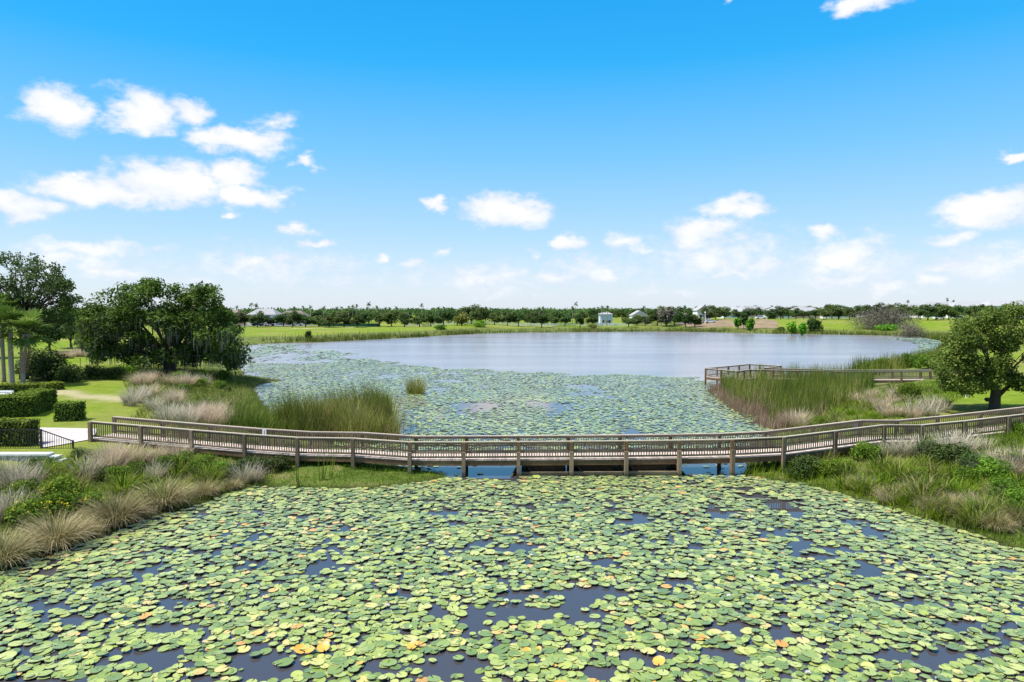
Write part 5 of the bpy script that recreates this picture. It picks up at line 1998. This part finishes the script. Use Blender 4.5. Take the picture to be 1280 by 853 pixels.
    P = pxp([(160, 540), (300, 555), (335, 520), (318, 484), (358, 476), (300, 468), (270, 466), (100, 470), (90, 478), (150, 480), (160, 500), (180, 520)], .6)
    x, y = scatter(P, 34, lambda x, y: (shore_sd(x, y) > -.1) * 1.0)
    blade_field('bank_cover', x, y, .3, .85, .03, M['grass_wild'], 'rough grass around the dry clumps beyond the left boardwalk', 'grass', .35, .7, None, 2)
    # fringe of reeds along the far bank
    t = np.linspace(0, 1, 900)
    xs, ys = [], []
    for a, b in zip(range(29, 46), range(30, 47)):
        A, B = SHORE[a], SHORE[b]
        L = np.hypot(*(B - A))
        n = int(L * 55)
        u = rng.random(n)
        off = np.abs(rng.normal(0, 3.0, n)) - .3
        nx, ny = (B - A)[1] / L, -(B - A)[0] / L
        xs.append(A[0] + (B - A)[0] * u - nx * off)
        ys.append(A[1] + (B - A)[1] * u - ny * off)
    x, y = np.concatenate(xs), np.concatenate(ys)
    k = shore_sd(x, y) > -.2
    x, y = x[k], y[k]
    k = rng.random(len(x)) < .25 + .75 * (fbm(x * .06, y * .06, 150) > .42)
    blade_field('shore_reeds', x[k], y[k], .5, 1.5, .13, M['grass_wild'], 'brownish green reed fringe along the far shore', 'reeds', .2, .3, None, 2)
    # few cattail stalks standing in front of the boardwalk
    for px, py, n in ((375, 609, 7), (402, 600, 9), (412, 598, 5)):
        p = gp(px, py)
        m_ = clump_mesh('cattail_stalks', n, .14, 1.3, 2.0, .05, .05, .05, 3, rn=(.3, .7))
        tag(link('cattail_stalks', m_, M['reed'], None, (p.x, p.y, p.z)), 'few tall cattail stalks standing before the boardwalk railing', 'reeds', 'cattail stalks before the boardwalk')


make_bank_plants()


# ------------------------------------------------------------------ houses, cars and fences far away
def house(px, py, Y, w, d, hw, hr, wall, roof, label, rz=0.0, gable='x', wins=3):
    Y *= FARK if Y > 200 else 1
    p = PY(px, py, Y)
    z = HZ(p.x, Y)
    o = empty('house', (p.x, Y, z), rz)
    MB().box(-w / 2, w / 2, 0, d, -.3, hw).build('wall', M[wall], o)
    e = .4
    m = MB()
    if gable == 'x':          # ridge along x
        m.v += [(-w / 2 - e, -e, hw + .02), (w / 2 + e, -e, hw + .02), (w / 2 + e, d + e, hw + .02), (-w / 2 - e, d + e, hw + .02), (-w / 2 + w * .22, d / 2, hw + hr), (w / 2 - w * .22, d / 2, hw + hr)]
        m.f += [(0, 1, 5, 4), (1, 2, 5), (2, 3, 4, 5), (3, 0, 4), (3, 2, 1, 0)]
    else:
        m.v += [(-w / 2 - e, -e, hw + .02), (w / 2 + e, -e, hw + .02), (w / 2 + e, d + e, hw + .02), (-w / 2 - e, d + e, hw + .02), (0, -e, hw + hr), (0, d + e, hw + hr)]
        m.f += [(0, 1, 4), (1, 2, 5, 4), (2, 3, 5), (3, 0, 4, 5), (3, 2, 1, 0)]
    m.build('roof', M[roof], o)
    n = wins
    for s in range(max(1, int(hw // 2.8))):
        for k in range(n):
            x = -w / 2 + w * (k + .5) / n
            wz = 1.0 + 2.8 * s
            f = MB().box(x - .62, x + .62, -.05, -.002, wz - .08, wz + 1.4).build('window', M['white_paint'], o)
            MB().box(x - .52, x + .52, -.062, -.052, wz + .02, wz + 1.3).build('pane', M['glass'], f)
    MB().box(w * .05 - .5, w * .05 + .5, -.05, -.003, -.1, .95 if n == 0 else 2.1).build('door', M['wood'], o)
    tag(o, label, 'house')


house(284, 400, 275, 10, 9, 4.6, 2.0, 'wall_tan', 'roof_brown', 'tan house half hidden behind the mossy oak')
house(327, 400, 275, 12, 10, 4.8, 2.6, 'wall_white', 'roof_grey', 'pale house with grey roof behind the left lakeside trees')
house(363, 400, 280, 12, 10, 3.9, 2.4, 'wall_tan', 'roof_brown', 'tan house with tall brown hip roof behind the left lakeside trees')
house(758, 400, 276, 5.4, 6, 4.8, .8, 'wall_blue', 'roof_grey', 'narrow pale blue house behind two palms', wins=2)
house(800, 398, 290, 7, 8, 3.4, 2.3, 'wall_white', 'roof_grey', 'small white gabled house between far trees', gable='y')
house(880, 398, 285, 6, 8, 4.2, 2.4, 'wall_white', 'roof_grey', 'white gabled house beside the white lamp post', gable='y', wins=2)
house(851, 398, 290, 7, 7, 3.0, 1.0, 'wall_white', 'roof_brown', 'low white house left of the dirt field', wins=2)
house(921, 398, 310, 13, 10, 3.2, 2.2, 'wall_white', 'roof_grey', 'grey-roofed house behind the slim cypress pair')
house(946, 396, 320, 14, 10, 3.4, 2.6, 'wall_tan', 'roof_grey', 'large grey hip-roofed house above the dirt field')
house(977, 397, 300, 11, 10, 3.2, 2.4, 'wall_white', 'roof_grey', 'white house with grey gable facing the lake', gable='y')
house(1010, 397, 305, 14, 10, 3.2, 2.2, 'wall_tan', 'roof_grey', 'grey-roofed house behind the dark bushy tree')
house(1047, 396, 300, 12, 10, 3.6, 1.8, 'wall_white', 'roof_grey', 'white house above the sloping lawn')
for x, Y, w, h, lab in ((1140, 330, 22, 6.4, 'left end of the long grey-roofed row'), (1178, 320, 18, 6.8, 'second house of the long grey-roofed row'), (1218, 312, 20, 7.2, 'third house of the long grey-roofed row'),
                        (1262, 300, 20, 7.5, 'tall grey-roofed house above the leafy right tree'), (1100, 335, 16, 5.6, 'grey-roofed house behind the grey thicket')):
    house(x, 395, Y, w, 11, h - 1.5, 2.6, 'wall_white', 'roof_grey', lab, wins=5)
house(112, 420, 190, 9, 8, 3.0, 1.2, 'wall_white', 'roof_grey', 'white house glimpsed through the gap left of the mossy oak')


def car_meshes(L=4.5, Wd=1.8):
    body = MB().prism([(-L / 2, .32), (-L / 2, .82), (-L * .43, .92), (-L * .22, .97), (L * .22, 1.0), (L * .46, .92), (L / 2, .75), (L / 2, .32)], -Wd / 2, Wd / 2).mesh('body')
    cab = MB()
    cab.hexa([(-L * .38, -Wd * .46, .96), (L * .24, -Wd * .46, .96), (L * .24, Wd * .46, .96), (-L * .38, Wd * .46, .96),
              (-L * .28, -Wd * .38, 1.46), (L * .08, -Wd * .38, 1.46), (L * .08, Wd * .38, 1.46), (-L * .28, Wd * .38, 1.46)])
    cab = cab.mesh('cabin_glass')
    roof = MB().hexa([(-L * .29, -Wd * .385, 1.462), (L * .09, -Wd * .385, 1.462), (L * .09, Wd * .385, 1.462), (-L * .29, Wd * .385, 1.462),
                      (-L * .27, -Wd * .36, 1.51), (L * .07, -Wd * .36, 1.51), (L * .07, Wd * .36, 1.51), (-L * .27, Wd * .36, 1.51)]).mesh('roof')
    wh = MB().tube([(0, -.11, 0), (0, .11, 0)], .33, 12).mesh('wheel')
    wh.materials.append(M['rubber'])
    cab.materials.append(M['glass'])
    return body, cab, roof, wh


CARS = {}


def car(px, py, Y, paint, label, rz=0.0, dz=0):
    if paint not in CARS:
        b, c, r, w = car_meshes()
        b.materials.append(M[paint])
        r.materials.append(M[paint])
        CARS[paint] = (b, c, r, w)
    Y *= FARK
    p = PY(px, py, Y)
    o = empty('parked_car', (p.x, Y, HZ(p.x, Y) + .1 + dz), rz)
    b, c, r, w = CARS[paint]
    link('body', b, None, o)
    link('cabin_glass', c, None, o)
    link('roof', r, None, o)
    for x in (-1.4, 1.4):
        for y in (-.83, .83):
            link('wheel', w, None, o, (x, y, .33))
    tag(o, label, 'car')


car(322, 407, 262, 'car_black', 'black car parked before the pale house on the left')
car(337, 407, 264, 'car_white', 'white car parked beside the black car')
car(372, 407, 266, 'car_silver', 'silver car parked before the tan hip-roofed house')
car(875, 402, 268, 'car_silver', 'silver car parked by the white lamp post')
car(888, 402, 266, 'car_white', 'white car parked right of the white lamp post')
car(951, 399, 272, 'car_white', 'white car parked behind the dirt field')
car(1203, 399, 262, 'car_white', 'white car parked beyond the leafy right tree', .5)
car(1213, 399, 268, 'car_black', 'dark car parked beside a white car beyond the right tree', .4)
car(1174, 400, 272, 'car_white', 'white car parked on the lawn edge under far right trees')


def far_fence():
    a, b = PY(505, 403, 256 * FARK), PY(868, 401.5, 262 * FARK)
    n = 60
    o = empty('white_fence', (a.x, a.y, HZ(a.x, a.y)))
    O = Vector(o.location)
    pts = []
    for k in range(n + 1):
        p = a.lerp(b, k / n)
        pts.append(Vector((p.x, p.y, HZ(p.x, p.y))))
    for k, p in enumerate(pts):
        MB().box(-.08, .08, -.08, .08, -.2, 1.25).build('post', M['white_paint'], o, p - O)
    for k in range(n):
        p, q = pts[k], pts[k + 1]
        e = (q - p).normalized() * .085
        for z in (.35, .75, 1.12):
            MB().beam(p + e + Vector((0, 0, z)), q - e + Vector((0, 0, z)), .05, .20).build('rail', M['white_paint'], o, -O)
    tag(o, 'long white rail fence below the trees across the lake', 'fence')
    # green windscreen of the courts
    a, b = PY(398, 404, 254 * FARK), PY(474, 404, 254 * FARK)
    o = empty('court_screen', (a.x, a.y, HZ(a.x, a.y)))
    O = Vector(o.location)
    n = 8
    for k in range(n + 1):
        p = a.lerp(b, k / n)
        MB().box(-.05, .05, -.05, .05, -.2, 1.5).build('post', M['black'], o, Vector((p.x, p.y, HZ(p.x, p.y))) - O)
    for k in range(n):
        p, q = a.lerp(b, k / n), a.lerp(b, (k + 1) / n)
        p.z, q.z = HZ(p.x, p.y), HZ(q.x, q.y)
        e = (q - p).normalized() * .055
        MB().beam(p + e + Vector((0, 0, .75)), q - e + Vector((0, 0, .75)), .03, 1.3).build('screen_panel', M['screen'], o, -O)
    tag(o, 'dark green windscreen fence beside the dirt path', 'fence')
    # white lamp post
    p = PY(881.5, 402, 264 * FARK)
    o = empty('lamp_post', (p.x, p.y, HZ(p.x, p.y)))
    MB().tube([(0, 0, -.2), (0, 0, .4), (0, 0, 4.3)], [.28, .16, .12], 8).build('pole', M['white_paint'], o)
    MB().tube([(0, 0, 4.3), (0, 0, 4.5), (0, 0, 4.9), (0, 0, 5.0)], [.14, .3, .26, .08], 8).build('lantern', M['white_paint'], o)
    tag(o, 'white lamp post at the dirt field edge', 'lamp post')
    # small white marker on the right lawn
    p = gp(1208, 498)
    o = empty('marker_post', p)
    MB().box(-.05, .05, -.05, .05, -.1, .5).build('post', M['white_paint'], o)
    MB().box(-.07, .07, -.07, .07, .502, .56).build('cap', M['white_paint'], o)
    tag(o, 'short white marker post on the lawn left of the leafy tree', 'post')


far_fence()
